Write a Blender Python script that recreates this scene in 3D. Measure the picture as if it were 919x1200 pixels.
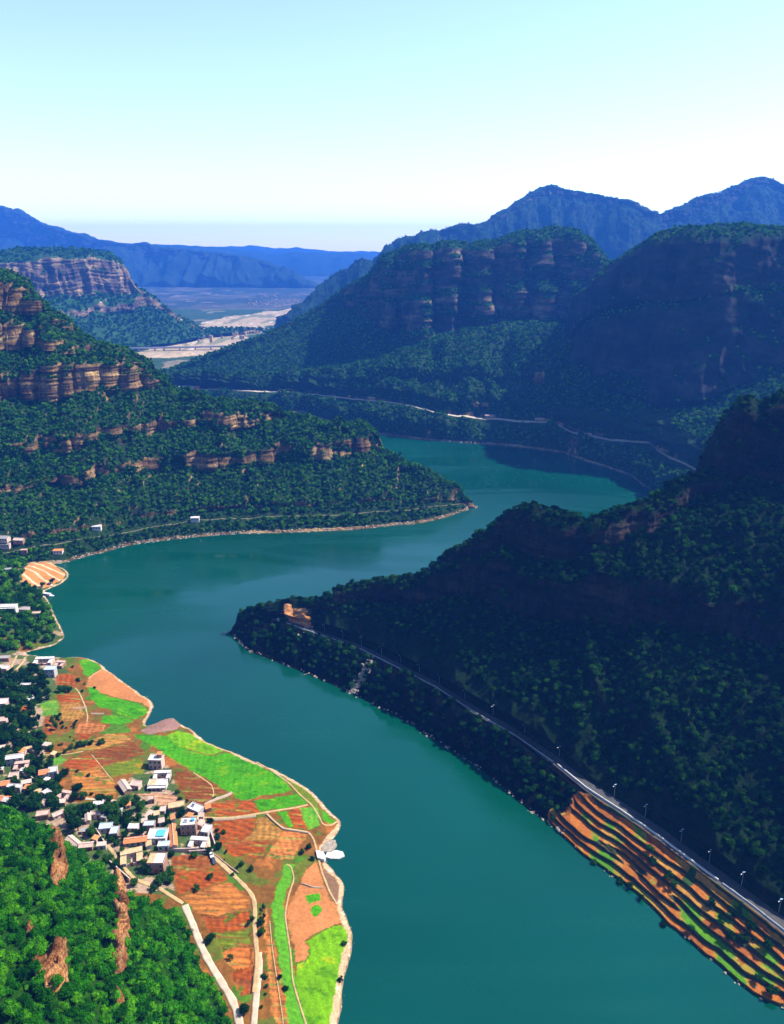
import bpy, math, random
import numpy as np

for o in list(bpy.data.objects): bpy.data.objects.remove(o)
S = bpy.context.scene
COL = S.collection
# ------------------------------------------------------------------ camera
H = 300.0; FPX = 900.0; CX = 459.5; CY = 600.0
PITCH = math.atan(310/900)
cam = bpy.data.cameras.new('camera'); camo = bpy.data.objects.new('camera', cam); COL.objects.link(camo)
camo.location = (0, 0, H); camo.rotation_euler = (math.pi/2-PITCH, 0, 0)
cam.sensor_fit = 'VERTICAL'; cam.sensor_height = 36; cam.lens = 27
cam.clip_start = 1; cam.clip_end = 90000
S.camera = camo
# ------------------------------------------------------------------ light
SUN_EL = math.radians(51); SUN_AZ = math.radians(76)      # azimuth from +Y (view direction) towards +X
sdir = (math.sin(SUN_AZ)*math.cos(SUN_EL), math.cos(SUN_AZ)*math.cos(SUN_EL), math.sin(SUN_EL))
sun = bpy.data.lights.new('sun', 'SUN'); suno = bpy.data.objects.new('sun', sun); COL.objects.link(suno)
sun.energy = 5.0; sun.angle = math.radians(0.5); sun.color = (1, .93, .82)
from mathutils import Vector
suno.rotation_euler = Vector(sdir).to_track_quat('Z', 'Y').to_euler()
suno.location = (0, 0, 900)
W = bpy.data.worlds.new('World'); S.world = W; W.use_nodes = True
nt = W.node_tree; bg = nt.nodes['Background']
sky = nt.nodes.new('ShaderNodeTexSky'); sky.sky_type = 'NISHITA'; sky.sun_disc = False
sky.sun_elevation = SUN_EL; sky.sun_rotation = SUN_AZ
sky.air_density = 1.0; sky.dust_density = 0.4; sky.ozone_density = 0.8; sky.altitude = 800
nt.links.new(sky.outputs[0], bg.inputs[0]); bg.inputs[1].default_value = 0.105
S.view_settings.view_transform = 'Standard'; S.view_settings.look = 'None'
S.view_settings.exposure = 1.45; S.view_settings.gamma = 1; S.view_settings.use_curve_mapping = False
S.render.engine = 'CYCLES'
S.cycles.use_denoising = True
try: S.cycles.denoiser = 'OPENIMAGEDENOISE'
except Exception: pass
S.cycles.max_bounces = 4; S.cycles.diffuse_bounces = 2; S.cycles.glossy_bounces = 2
S.cycles.transmission_bounces = 2; S.cycles.volume_bounces = 0; S.cycles.transparent_max_bounces = 4
S.cycles.use_adaptive_sampling = True; S.cycles.adaptive_threshold = 0.02
rnd = random.Random(7); rng = np.random.default_rng(11)

# ------------------------------------------------------------------ pixel <-> place
CP, SP = math.cos(PITCH), math.sin(PITCH)
def ray(px, py):
    v = CY-np.asarray(py, float)
    dy = FPX*CP+v*SP; dz = -FPX*SP+v*CP
    return (np.asarray(px, float)-CX)/dy, -dz/dy          # x per metre forward, drop per metre forward
def at_z(px, py, z=0.0):
    kx, ta = ray(px, py); Y = (H-z)/ta
    return kx*Y, Y
# ------------------------------------------------------------------ noise
_r = np.random.default_rng(5)
PERM = _r.permutation(4096).astype(np.int64)
GR3 = _r.normal(size=(4096, 3)); GR3 /= np.linalg.norm(GR3, axis=1)[:, None]
def perlin(x, y, z=None):
    x = np.asarray(x, float); y = np.asarray(y, float)
    z = np.zeros_like(x) if z is None else np.asarray(z, float)
    x, y, z = np.broadcast_arrays(x, y, z)
    xi, yi, zi = np.floor(x).astype(np.int64), np.floor(y).astype(np.int64), np.floor(z).astype(np.int64)
    xf, yf, zf = x-xi, y-yi, z-zi
    u, v, w = (t*t*t*(t*(t*6-15)+10) for t in (xf, yf, zf))
    out = 0
    for a in (0, 1):
        for b in (0, 1):
            for c in (0, 1):
                h = PERM[(PERM[(PERM[(xi+a) & 4095]+yi+b) & 4095]+zi+c) & 4095]
                g = GR3[h]
                d = g[..., 0]*(xf-a)+g[..., 1]*(yf-b)+g[..., 2]*(zf-c)
                out = out+d*(u if a else 1-u)*(v if b else 1-v)*(w if c else 1-w)
    return out*1.6
def fbm(x, y, z=None, o=4, ridged=False):
    s = 0; a = 1; t = 0
    for i in range(o):
        n = perlin(x+i*17.3, y+i*9.1, None if z is None else z+i*3.7)
        if ridged: n = 1-2*np.abs(n)
        s = s+a*n; t += a; a *= .5; x = x*2.03; y = y*2.03
        if z is not None: z = z*2.03
    return s/t
def sstep(a, b, x):
    t = np.clip((x-a)/(b-a), 0, 1); return t*t*(3-2*t)
def smooth(a, k):
    k = int(k)
    if k < 2: return a
    ker = np.hanning(2*k+3)[1:-1]; ker /= ker.sum()
    p = np.pad(a, (k, k), mode='edge')
    return np.convolve(p, ker, mode='valid')
# ------------------------------------------------------------------ objects
def tag(o, label=None, cat=None, group=None, kind=None):
    if label: o['label'] = label
    if cat: o['category'] = cat
    if group: o['group'] = group
    if kind: o['kind'] = kind
    return o
def mesh_np(name, V, F, attrs=None, smooth_=True):
    V = np.ascontiguousarray(V, np.float32); F = np.ascontiguousarray(F, np.int32)
    me = bpy.data.meshes.new(name); n = F.shape[1]
    me.vertices.add(len(V)); me.vertices.foreach_set('co', V.ravel())
    me.loops.add(F.size); me.loops.foreach_set('vertex_index', F.ravel())
    me.polygons.add(len(F)); me.polygons.foreach_set('loop_start', np.arange(0, F.size, n, dtype=np.int32))
    me.polygons.foreach_set('loop_total', np.full(len(F), n, np.int32))
    if smooth_: me.polygons.foreach_set('use_smooth', np.ones(len(F), bool))
    me.update(calc_edges=True)
    for k, a in (attrs or {}).items():
        if a.ndim == 2:
            at = me.attributes.new(k, 'FLOAT_COLOR', 'POINT')
            c = np.ones((len(V), 4), np.float32); c[:, :3] = a; at.data.foreach_set('color', c.ravel())
        elif a.dtype.kind == 'i':
            at = me.attributes.new(k, 'INT', 'POINT'); at.data.foreach_set('value', a.astype(np.int32))
        else:
            at = me.attributes.new(k, 'FLOAT', 'POINT'); at.data.foreach_set('value', a.astype(np.float32))
    return me
def link(name, me, mats, parent=None):
    o = bpy.data.objects.new(name, me); COL.objects.link(o)
    for m in (mats if isinstance(mats, (list, tuple)) else [mats]): me.materials.append(m)
    if parent: o.parent = parent
    return o
def submesh(name, V, F, mask, attrs, mat, **kw):
    f = F[mask]
    if not len(f): return None
    ids, inv = np.unique(f.ravel(), return_inverse=True)
    me = mesh_np(name, V[ids], inv.reshape(f.shape), {k: a[ids] for k, a in attrs.items()})
    o = link(name, me, mat); tag(o, **kw); return o
def empty(name, loc, rz=0, **kw):
    o = bpy.data.objects.new(name, None); COL.objects.link(o); o.location = loc; o.rotation_euler = (0, 0, rz)
    o.empty_display_size = .5
    tag(o, **kw); return o
# ------------------------------------------------------------------ materials
K = .68
def mul3(c, k): return tuple(x*k for x in c)
def mat(name, rough=.8, spec=.2):
    m = bpy.data.materials.new(name); m.use_nodes = True
    b = m.node_tree.nodes['Principled BSDF']; b.inputs['Roughness'].default_value = rough
    b.inputs['Specular IOR Level'].default_value = spec
    return m, m.node_tree, b
def N(t, typ, **kw):
    n = t.nodes.new(typ)
    for k, v in kw.items():
        if k.startswith('i_'): n.inputs[int(k[2:]) if k[2:].isdigit() else k[2:]].default_value = v
        else: setattr(n, k, v)
    return n
def noise_node(t, scale, detail=4, rough=.6, vec=None, stretch=None):
    n = N(t, 'ShaderNodeTexNoise'); n.inputs['Scale'].default_value = scale
    n.inputs['Detail'].default_value = detail; n.inputs['Roughness'].default_value = rough
    g = N(t, 'ShaderNodeNewGeometry')
    src = g.outputs['Position']
    if vec == 'object':
        g = N(t, 'ShaderNodeTexCoord'); src = g.outputs['Object']
    if stretch:
        mp = N(t, 'ShaderNodeMapping'); mp.inputs['Scale'].default_value = stretch
        t.links.new(src, mp.inputs['Vector']); src = mp.outputs[0]
    t.links.new(src, n.inputs['Vector'])
    return n
def ramp(t, fac, stops):
    r = N(t, 'ShaderNodeValToRGB'); e = r.color_ramp.elements
    while len(e) < len(stops): e.new(.5)
    for q, (p, c) in zip(e, stops): q.position = p; q.color = (*c, 1)
    t.links.new(fac, r.inputs[0]); return r
def mulcol(t, a, b, fac=1.0, typ='MULTIPLY'):
    m = N(t, 'ShaderNodeMix', data_type='RGBA', blend_type=typ); m.inputs[0].default_value = fac
    for s, i in ((a, 6), (b, 7)):
        if isinstance(s, tuple): m.inputs[i].default_value = (*s, 1)
        else: t.links.new(s, m.inputs[i])
    return m.outputs[2]
def plain(name, c, rough=.8, var=.25, scale=.8, spec=.2, bump=0.0, metal=0, vec='object'):
    m, t, b = mat(name, rough, spec); c = mul3(c, K)
    n = noise_node(t, scale, 5, .65, vec)
    lo = tuple(x*(1-var) for x in c); hi = tuple(min(1, x*(1+var)) for x in c)
    r = ramp(t, n.outputs[0], [(.3, lo), (.7, hi)])
    t.links.new(r.outputs[0], b.inputs['Base Color']); b.inputs['Metallic'].default_value = metal
    if bump:
        bp = N(t, 'ShaderNodeBump'); bp.inputs['Strength'].default_value = bump
        t.links.new(n.outputs[0], bp.inputs['Height']); t.links.new(bp.outputs[0], b.inputs['Normal'])
    return m
def ground_mat(name, s1=.35, s2=.05, amt=.45, rough=.95, bump=.4, rows=False):
    """base colour from the Col attribute (what the ground is made of), broken up by two noises"""
    m, t, b = mat(name, rough, .08)
    a = N(t, 'ShaderNodeAttribute', attribute_name='Col')
    n1 = noise_node(t, s1, 8, .7); n2 = noise_node(t, s2, 5, .6)
    r1 = ramp(t, n1.outputs[0], [(.3, ((1-amt)*K,)*3), (.7, ((1+amt*.6)*K,)*3)])
    r2 = ramp(t, n2.outputs[0], [(.3, (.75, .8, .75)), (.7, (1.2, 1.15, 1.2))])
    c = mulcol(t, mulcol(t, a.outputs[0], r1.outputs[0]), r2.outputs[0])
    if rows:
        n3 = noise_node(t, .6, 4, .7, None, (.12, 1.6, 1)); r3 = ramp(t, n3.outputs[0], [(.38, (.68, .68, .72)), (.62, (1.22, 1.16, 1.1))])
        c = mulcol(t, c, r3.outputs[0])
    t.links.new(c, b.inputs['Base Color'])
    bp = N(t, 'ShaderNodeBump'); bp.inputs['Strength'].default_value = bump; bp.inputs['Distance'].default_value = 1/s1*.3
    t.links.new(n1.outputs[0], bp.inputs['Height']); t.links.new(bp.outputs[0], b.inputs['Normal'])
    return m
def hill_mat(name, rockA, rockB, rockC, strata=.12, veg=((.008, .026, .008), (.022, .055, .012)), vs=.12, crack=.25, cd=.38, rw=1.1):
    """rock where the 'rock' attribute says so, scrub elsewhere; strata run level, cracks run down"""
    m, t, b = mat(name, .95, .05); rockA, rockB, rockC = (mul3(q, K) for q in (rockA, rockB, rockC)); veg = tuple(mul3(q, K) for q in veg)
    ra = N(t, 'ShaderNodeAttribute', attribute_name='rock')
    ca = N(t, 'ShaderNodeAttribute', attribute_name='Col')
    ns = noise_node(t, 1, 6, .65, None, (.012, .012, strata))       # level beds
    nv = noise_node(t, 1, 6, .7, None, (crack, crack, .018))        # upright joints
    nb = noise_node(t, .03, 5, .6)
    c1 = ramp(t, ns.outputs[0], [(.36, rockA), (.5, rockB), (.64, rockC)])
    r2 = ramp(t, nv.outputs[0], [(.36, (cd, cd*.95, cd*.95)), (.52, (1, 1, 1)), (.7, (1.2, 1.15, 1.1))])
    r3 = ramp(t, nb.outputs[0], [(.35, (.38, .36, .4)), (.62, (1.25, 1.18, 1.05))])
    rc = mulcol(t, mulcol(t, c1.outputs[0], r2.outputs[0]), r3.outputs[0])
    n4 = noise_node(t, vs, 6, .7)
    vc = ramp(t, n4.outputs[0], [(.35, veg[0]), (.65, veg[1])])
    vc2 = mulcol(t, vc.outputs[0], ca.outputs[0])
    # edge of the rock broken up
    ad = N(t, 'ShaderNodeMath', operation='MULTIPLY_ADD'); ad.inputs[1].default_value = rw
    t.links.new(n4.outputs[0], ad.inputs[0]); t.links.new(ra.outputs['Fac'], ad.inputs[2])
    st = N(t, 'ShaderNodeMapRange'); st.inputs[1].default_value = .98; st.inputs[2].default_value = 1.08
    t.links.new(ad.outputs[0], st.inputs[0])
    mx = N(t, 'ShaderNodeMix', data_type='RGBA'); t.links.new(st.outputs[0], mx.inputs[0])
    t.links.new(vc2, mx.inputs[6]); t.links.new(rc, mx.inputs[7])
    t.links.new(mx.outputs[2], b.inputs['Base Color'])
    ab = N(t, 'ShaderNodeMath', operation='ADD'); t.links.new(ns.outputs[0], ab.inputs[0]); t.links.new(nv.outputs[0], ab.inputs[1])
    bp = N(t, 'ShaderNodeBump'); bp.inputs['Strength'].default_value = .8; bp.inputs['Distance'].default_value = 4
    t.links.new(ab.outputs[0], bp.inputs['Height']); t.links.new(bp.outputs[0], b.inputs['Normal'])
    return m
def leaf_mat(name, dark, mid, light, transl=.25):
    m, t, b = mat(name, .9, .02); dark, mid, light = (mul3(q, K) for q in (dark, mid, light))
    oi = N(t, 'ShaderNodeObjectInfo')
    n = noise_node(t, .7, 3, .6)
    ad = N(t, 'ShaderNodeMath', operation='MULTIPLY_ADD'); ad.inputs[1].default_value = .62
    t.links.new(oi.outputs['Random'], ad.inputs[0])
    ml = N(t, 'ShaderNodeMath', operation='MULTIPLY'); ml.inputs[1].default_value = .38
    t.links.new(n.outputs[0], ml.inputs[0]); t.links.new(ml.outputs[0], ad.inputs[2])
    big = noise_node(t, .012, 4, .6)
    r = ramp(t, ad.outputs[0], [(.12, dark), (.5, mid), (.9, light)])
    rb = ramp(t, big.outputs[0], [(.35, (.72, .78, .75)), (.65, (1.25, 1.18, 1.1))])
    c = mulcol(t, r.outputs[0], rb.outputs[0])
    t.links.new(c, b.inputs['Base Color'])
    tr = N(t, 'ShaderNodeBsdfTranslucent'); t.links.new(c, tr.inputs[0])
    ms = N(t, 'ShaderNodeMixShader'); ms.inputs[0].default_value = transl
    t.links.new(b.outputs[0], ms.inputs[1]); t.links.new(tr.outputs[0], ms.inputs[2])
    t.links.new(ms.outputs[0], t.nodes['Material Output'].inputs['Surface'])
    return m

TAN = ((.05, .035, .022), (.20, .125, .06), (.44, .31, .15))
M_left = hill_mat('left_hill_rock', *TAN)
M_near = hill_mat('near_hill_rock', (.01, .01, .012), (.022, .02, .022), (.05, .038, .03), veg=((.002, .009, .003), (.008, .026, .004)))  # rock and scrub darkened: the hill's shade is put into the colour
M_shade = hill_mat('shaded_wall_rock', (.012, .016, .024), (.024, .026, .034), (.05, .045, .045), strata=.05, veg=((.004, .018, .008), (.008, .028, .010)), vs=.03, crack=.03, cd=.7)  # darker, bluer rock and scrub: the wall's shade is in the colour
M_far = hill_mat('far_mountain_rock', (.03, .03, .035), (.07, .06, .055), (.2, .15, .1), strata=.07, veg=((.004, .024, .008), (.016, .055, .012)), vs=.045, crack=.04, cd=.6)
M_mesa = hill_mat('mesa_rock', (.06, .05, .05), (.17, .13, .10), (.36, .26, .15), strata=.05, veg=((.01, .04, .012), (.03, .08, .02)), vs=.03, crack=.05)
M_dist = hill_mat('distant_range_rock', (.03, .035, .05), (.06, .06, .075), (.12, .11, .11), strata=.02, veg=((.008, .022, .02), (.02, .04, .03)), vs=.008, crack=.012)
M_fore = hill_mat('foreground_rock', (.16, .06, .02), (.46, .2, .07), (.66, .4, .2), strata=.5, veg=((.006, .045, .002), (.03, .12, .004)), vs=.4, crack=.9)
M_ground = ground_mat('farmland_soil', rows=False)
M_rows = ground_mat('ploughed_soil', s1=.5, rows=True, bump=.6)
M_grass = ground_mat('meadow_grass', s1=.8, s2=.06, amt=.5, bump=.6)
M_bed = ground_mat('riverbed_gravel', s1=.05, s2=.008, amt=.45, bump=.3)
M_terr = ground_mat('terrace_soil', s1=.6, amt=.35, rows=False, bump=.5)
M_asph = plain('asphalt', (.06, .06, .062), .85, .3, .3, vec=None)
M_conc = plain('concrete_road', (.46, .38, .28), .85, .25, .25, vec=None)
M_dirt = plain('dirt_path', (.42, .29, .14), .95, .3, .4, vec=None)
M_back = hill_mat('back_mountain_rock', (.015, .018, .025), (.04, .04, .045), (.12, .10, .085), strata=.05, veg=((.003, .014, .007), (.010, .034, .010)), vs=.02, crack=.03, cd=.6)
M_trail = plain('trail_earth', (.13, .11, .07), .95, .4, .2, vec=None)
M_leafA = leaf_mat('leaf_broad_bright', (.002, .034, .001), (.02, .16, .001), (.10, .36, .003))
M_leafB = leaf_mat('leaf_forest', (.001, .018, .002), (.018, .115, .005), (.12, .33, .010))
M_leafC = leaf_mat('leaf_dark', (.001, .006, .002), (.004, .034, .004), (.04, .15, .008))  # leaf tones lowered so the right hill's shade is in the colour
M_leafD = leaf_mat('leaf_village', (.002, .018, .005), (.009, .05, .007), (.035, .12, .008))
M_bark = plain('bark', (.09, .065, .045), .95, .4, 4, bump=.4)
# ------------------------------------------------------------------ slopes and cliffs as lofted surfaces
# every level line of a hill: where it stands in the world follows from the shore upward with the slope given for each stretch
def val(spec, px):
    if callable(spec): return spec(px)
    if isinstance(spec, (int, float)): return np.full(len(px), float(spec))
    a = np.array(spec, float); return np.interp(px, a[:, 0], a[:, 1])
ROADS = []      # world points kept clear of trees
def loft(px0, px1, nu, levels, sm=6, back=35, backdrop=-12, nback=26):
    px = np.linspace(px0, px1, nu); du = (px1-px0)/(nu-1)
    rows = []; tags = []
    prev = None; info = {}
    for L in levels:
        py = smooth(val(L['py'], px), L.get('smp', 3)/du)
        kx, ta = ray(px, py); m, v = L['at']
        if m == 'z': z = val(v, px); Y = (H-z)/ta
        elif m == 'Y': Y = val(v, px); z = H-Y*ta
        elif m == 'dY':
            Y = prev[1]+val(v, px); z = prev[2].copy(); x = prev[0]/prev[1]*Y
        else:
            s = np.tan(np.radians(val(v, px)))
            Y = (H-prev[2]+prev[1]*s)/(ta+s); Y = np.maximum(Y, prev[1]+.05)
            Y = smooth(Y, L.get('sm', sm)/du); Y = np.maximum(Y, prev[1]+.05); z = H-Y*ta
        if m != 'dY': x = kx*Y
        cur = (x, Y, z)
        if prev is not None:
            n = L['n']
            for i in range(1, n+1):
                f = i/n
                rows.append(tuple(prev[k]+(cur[k]-prev[k])*f for k in range(3))); tags.append((L['seg'], f))
        else:
            rows.append(cur); tags.append((L['seg'], 1))
        info[L['seg']] = cur; prev = cur
    # far side, falling away behind the crest
    q = np.tan(np.radians(back)); drop = prev[2]-np.minimum(backdrop, prev[2]-25); run = np.maximum(drop, 2)/q
    r = np.hypot(prev[0], prev[1]); ux, uy = prev[0]/r*.5, prev[1]/r
    for i in range(1, nback+1):
        f = i/nback
        rows.append((prev[0]+ux*run*f, prev[1]+uy*run*f, prev[2]-drop*f**1.15)); tags.append(('back', f))
    P = np.array([np.stack(r_, 1) for r_ in rows])            # (V, U, 3)
    seg = np.array([t[0] for t in tags]); fr = np.array([t[1] for t in tags])
    return dict(P=P, seg=seg, fr=fr, px=px, info=info)
def normals(P):
    du = np.gradient(P, axis=1); dv = np.gradient(P, axis=0)
    n = np.cross(du, dv); n /= np.linalg.norm(n, axis=2)[..., None]+1e-9
    return n
def vsmooth(A, k):
    if k < 1: return A
    B = np.pad(A, ((k, k), (0, 0)), mode='edge'); c = np.cumsum(np.vstack([np.zeros((1, A.shape[1])), B]), axis=0)
    return (c[2*k+1:]-c[:-2*k-1])/(2*k+1)
def rough(D, cliffs, flat=(), ga=9, gs=60, ca=7, cs=22, st=7, sa=2.2, fa=1.2, fs=9, seed=0, vk=2, gdown=.35, extra=None, amp=1.0, hf=.3):
    """gullies on the slopes, buttresses and ledges on the cliffs"""
    P = D['P']; V, U = P.shape[:2]
    c = np.isin(D['seg'], list(cliffs)).astype(float)[:, None]*np.ones((1, U))
    f = np.isin(D['seg'], list(flat)).astype(float)[:, None]*np.ones((1, U))
    c = vsmooth(c, vk); f = np.minimum(1, vsmooth(f, 3)*1.6)
    n = normals(P); n[n[..., 2] < 0] *= -1
    ce = np.where(D['seg'] == 'back')[0][0]; ri_ = np.arange(V)
    crest = (1-.6*np.exp(-((ri_-ce)/14.0)**2))[:, None]
    nh = n.copy(); nh[..., 2] = 0; nh /= np.linalg.norm(nh, axis=2)[..., None]+1e-6
    x, y, z = P[..., 0]+seed*91, P[..., 1]+seed*37, P[..., 2]
    # coordinate along the contour, so that spurs and gullies run down the slope
    g = fbm(x/gs, y/gs*gdown, z/gs*.25, 4, ridged=True)
    shore = sstep(0, 14, z)
    f2 = 1-np.clip(vsmooth(np.isin(D['seg'], list(flat)).astype(float)[:, None]*np.ones((1, U)), 12)*9, 0, 1)*.9
    disp = (g-.1)*ga*(1-c)*f2*shore*sstep(0, .2, 1-f)*crest*amp
    col = fbm(x/cs, y/cs, z/260, 3, ridged=True)*.75+fbm(x/cs*3, y/cs*3, z/130, 2, ridged=True)*hf
    zz = z/st+fbm(x/120, y/120, None, 2)*1.5
    led = perlin(zz*1.0, zz*0+3.3, x/160)*1.0+perlin(zz*2.7, zz*0+8.1, x/60)*.6
    dc = (col*ca+led*sa)*c*(1-f)
    Q = P+nh*dc[..., None]+n*(disp)[..., None]
    fine = fbm(x/fs, y/fs, z/fs, 3)*fa*(1-f)*sstep(.3, 5, z)
    Q += n*fine[..., None]
    if extra is not None: Q = extra(Q, D, n)
    D['P'] = Q; D['cliff'] = c; D['flat'] = f; D['N'] = normals(Q)
    nz = np.abs(D['N'][..., 2])
    patch = sstep(-.16, .14, fbm(x/26, y/26, z/11, 4)+.06)         # bushes and ledges break up the rock
    D['rock'] = np.clip(c*1.25, 0, 1)*sstep(.92, .6, nz)*(.35+.65*patch)
    D['rock'] = np.clip(D['rock']+sstep(.62, .42, nz)*.5*(1-f), 0, 1)
    return D
def quads(V, U):
    i = np.arange(V*U).reshape(V, U)
    return np.stack([i[:-1, :-1], i[:-1, 1:], i[1:, 1:], i[1:, :-1]], 2).reshape(-1, 4)
def scatter(D, density, clear=6, smin=3.5, smax=6, rockmax=.35, zmin=1.6, backs=.6, patch=.0, excl=(), maxn=99999, thin=None):
    """points for trees on all ground that is not rock, road or cut bank"""
    P = D['P']; A = P[:-1, :-1]; B = P[:-1, 1:]; C = P[1:, 1:]; E_ = P[1:, :-1]
    ar = np.linalg.norm(np.cross(B-A, E_-A), axis=2)
    rk = D['rock'][:-1, :-1]; fl = D['flat'][:-1, :-1]
    z = A[..., 2]
    w = ar*density*sstep(rockmax+.15, rockmax-.1, rk)*(fl < .3)*(z > zmin)
    w = w*np.where((D['seg'][:-1] == 'back')[:, None], backs, 1)
    if patch: w = w*np.clip(1+patch*2*fbm(A[..., 0]/45, A[..., 1]/45, None, 3), .05, 1.6)
    if excl: w = w*~np.isin(D['seg'][:-1], list(excl))[:, None]
    if thin is not None: w = w*thin[:-1, :-1]
    n = rng.poisson(np.clip(w, 0, 3))
    idx = np.repeat(np.arange(w.size), n.ravel())
    if len(idx) > maxn: idx = rng.choice(idx, maxn, replace=False)
    i, j = np.unravel_index(idx, w.shape)
    a = rng.random(len(i))[:, None]; b = rng.random(len(i))[:, None]
    pt = (A[i, j]*(1-a)+B[i, j]*a)*(1-b)+(E_[i, j]*(1-a)+C[i, j]*a)*b
    s = smin+(smax-smin)*rng.random(len(pt))**1.6
    keep = np.ones(len(pt), bool)
    for R, wd in ROADS:
        lo, hi = R.min(0)-wd, R.max(0)+wd
        m = np.where((pt[:, 0] > lo[0]) & (pt[:, 0] < hi[0]) & (pt[:, 1] > lo[1]) & (pt[:, 1] < hi[1]))[0]
        for k in range(0, len(m), 4000):
            mm = m[k:k+4000]
            d = np.min(np.hypot(pt[mm, None, 0]-R[None, :, 0], pt[mm, None, 1]-R[None, :, 1]), 1)
            keep[mm] &= d > wd
    return pt[keep], s[keep]
FOREST = []     # (name, label, points, sizes, material, near)
def build(D, name, m, parts=None, col=None, label=None):
    P = D['P']; V, U = P.shape[:2]; F = quads(V, U)
    c = np.ones((V, U, 3)) if col is None else col
    at = {'Col': c.reshape(-1, 3), 'rock': D['rock'].reshape(-1)}
    segf = np.repeat(D['seg'][1:], U-1)
    rest = np.ones(len(F), bool)
    for s, (nm, mm) in (parts or {}).items():
        msk = segf == s; rest &= ~msk
        submesh(nm, P.reshape(-1, 3), F, msk, at, mm, kind='structure')
    return submesh(name, P.reshape(-1, 3), F, rest, at, m, kind='structure')

# ================================================================== the setting
# water
def quad_sheet(name, x0, x1, y0, y1, z, m, n=2, **kw):
    X, Y = np.meshgrid(np.linspace(x0, x1, n), np.linspace(y0, y1, n))
    me = mesh_np(name, np.stack([X.ravel(), Y.ravel(), np.full(X.size, z)], 1), quads(n, n)); me.materials.append(m)
    o = bpy.data.objects.new(name, me); COL.objects.link(o); tag(o, **kw); return o
M_water, t, b = mat('reservoir_water', .10, .5)
b.inputs['IOR'].default_value = 1.42
nw = noise_node(t, .004, 3, .5); rw = ramp(t, nw.outputs[0], [(.3, (.0002, .022, .011)), (.7, (.0002, .042, .024))])
t.links.new(rw.outputs[0], b.inputs['Base Color']); b.inputs['Specular Tint'].default_value = (.25, .85, 1, 1); b.inputs['Specular IOR Level'].default_value = .95
# wind lanes: calm water mirrors, ruffled water does not
nl = noise_node(t, 1, 4, .55, None, (.0028, .009, 1)); nl.inputs['Distortion'].default_value = .8
rl = N(t, 'ShaderNodeMapRange'); rl.inputs[1].default_value = .42; rl.inputs[2].default_value = .6; rl.inputs[3].default_value = .02; rl.inputs[4].default_value = .3
t.links.new(nl.outputs[0], rl.inputs[0]); t.links.new(rl.outputs[0], b.inputs['Roughness'])
rs_ = N(t, 'ShaderNodeMapRange'); rs_.inputs[1].default_value = .42; rs_.inputs[2].default_value = .6; rs_.inputs[3].default_value = .04; rs_.inputs[4].default_value = .75
t.links.new(nl.outputs[0], rs_.inputs[0])
n1 = noise_node(t, .35, 4, .6, None, (1, .7, 1)); n2 = noise_node(t, .03, 3, .5)
ad = N(t, 'ShaderNodeMath', operation='MULTIPLY'); t.links.new(n1.outputs[0], ad.inputs[0]); t.links.new(n2.outputs[0], ad.inputs[1])
bp = N(t, 'ShaderNodeBump'); bp.inputs['Strength'].default_value = .25; bp.inputs['Distance'].default_value = .35
t.links.new(rs_.outputs[0], bp.inputs['Strength'])
t.links.new(ad.outputs[0], bp.inputs['Height']); t.links.new(bp.outputs[0], b.inputs['Normal'])
quad_sheet('water', -2500, 3000, -400, 3200, 0, M_water, kind='structure')
M_base = plain('base_ground', (.07, .09, .04), .95, .3, .02, vec=None)
quad_sheet('ground', -10500, 10500, -3000, 10700, -14, M_base, kind='structure')

# ---- distant ranges and valley floor -------------------------------------------------
def L(seg, py, at, n=1, **k): return dict(seg=seg, py=py, at=at, n=n, **k)
D = loft(-260, 700, 420, [
    L('a', 490, ('z', -3)), L('b', 482, ('z', 7), 8), L('c', 440, ('z', 12), 30), L('d', 405, ('z', 16), 40),
    L('e', 360, ('z', 22), 50), L('f', 335, ('z', 30), 30), L('g', 318, ('z', 45), 30), L('h', 303, ('z', 60), 16)], back=3, nback=4)
P = D['P']; x, y = P[..., 0], P[..., 1]
P[..., 2] += fbm(x/120, y/120, None, 4)*5*sstep(1400, 1900, y)
D['rock'] = np.zeros(P.shape[:2]); D['flat'] = D['rock']; D['cliff'] = D['rock']
PX = np.ones((P.shape[0], 1))*D['px'][None]
PYf = CY-FPX*np.tan(np.arctan((P[..., 2]-H)/P[..., 1])+PITCH)
def inpoly(X, Y, poly):
    r = np.zeros(X.shape, bool); n = len(poly)
    for i in range(n):
        x1, y1 = poly[i]; x2, y2 = poly[(i+1) % n]
        if y1 == y2: continue
        c = ((y1 > Y) != (y2 > Y)) & (X < (x2-x1)*(Y-y1)/(y2-y1)+x1); r ^= c
    return r
def wpoly(pts, z=20): return [tuple(float(q) for q in at_z(a, b_, z)) for a, b_ in pts]
bed = inpoly(x+fbm(x/200, y/200)*90, y+fbm(x/200+9, y/200)*150, wpoly([(150, 418), (175, 404), (215, 395), (243, 378), (262, 372), (300, 367), (348, 361), (340, 368), (318, 382), (296, 394), (272, 404), (262, 412), (200, 420)]))
colr = np.zeros(P.shape)
fld = fbm(x/150, y/150, None, 3)
colr[:] = (.03, .07, .02)
pl = fbm(x/400, y/700, None, 4)
colr[pl > .2] = (.12, .12, .06); colr[fld > .35] = (.2, .17, .11)
colr[(y > 3800)] = (.03, .05, .04); colr[(y > 3800) & (pl > .05)] = (.07, .075, .065); colr[(y > 3800) & (fld > .3)] = (.15, .13, .11)
colr[bed] = (.42, .32, .2); colr[bed & (fbm(x/60, y/220, None, 3) > .12)] = (.2, .2, .1); colr[bed & (fbm(x/35+9, y/160, None, 3) > .3)] = (.55, .46, .33)
build(D, 'valley_floor', M_bed, col=colr)
D_valley = D

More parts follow.
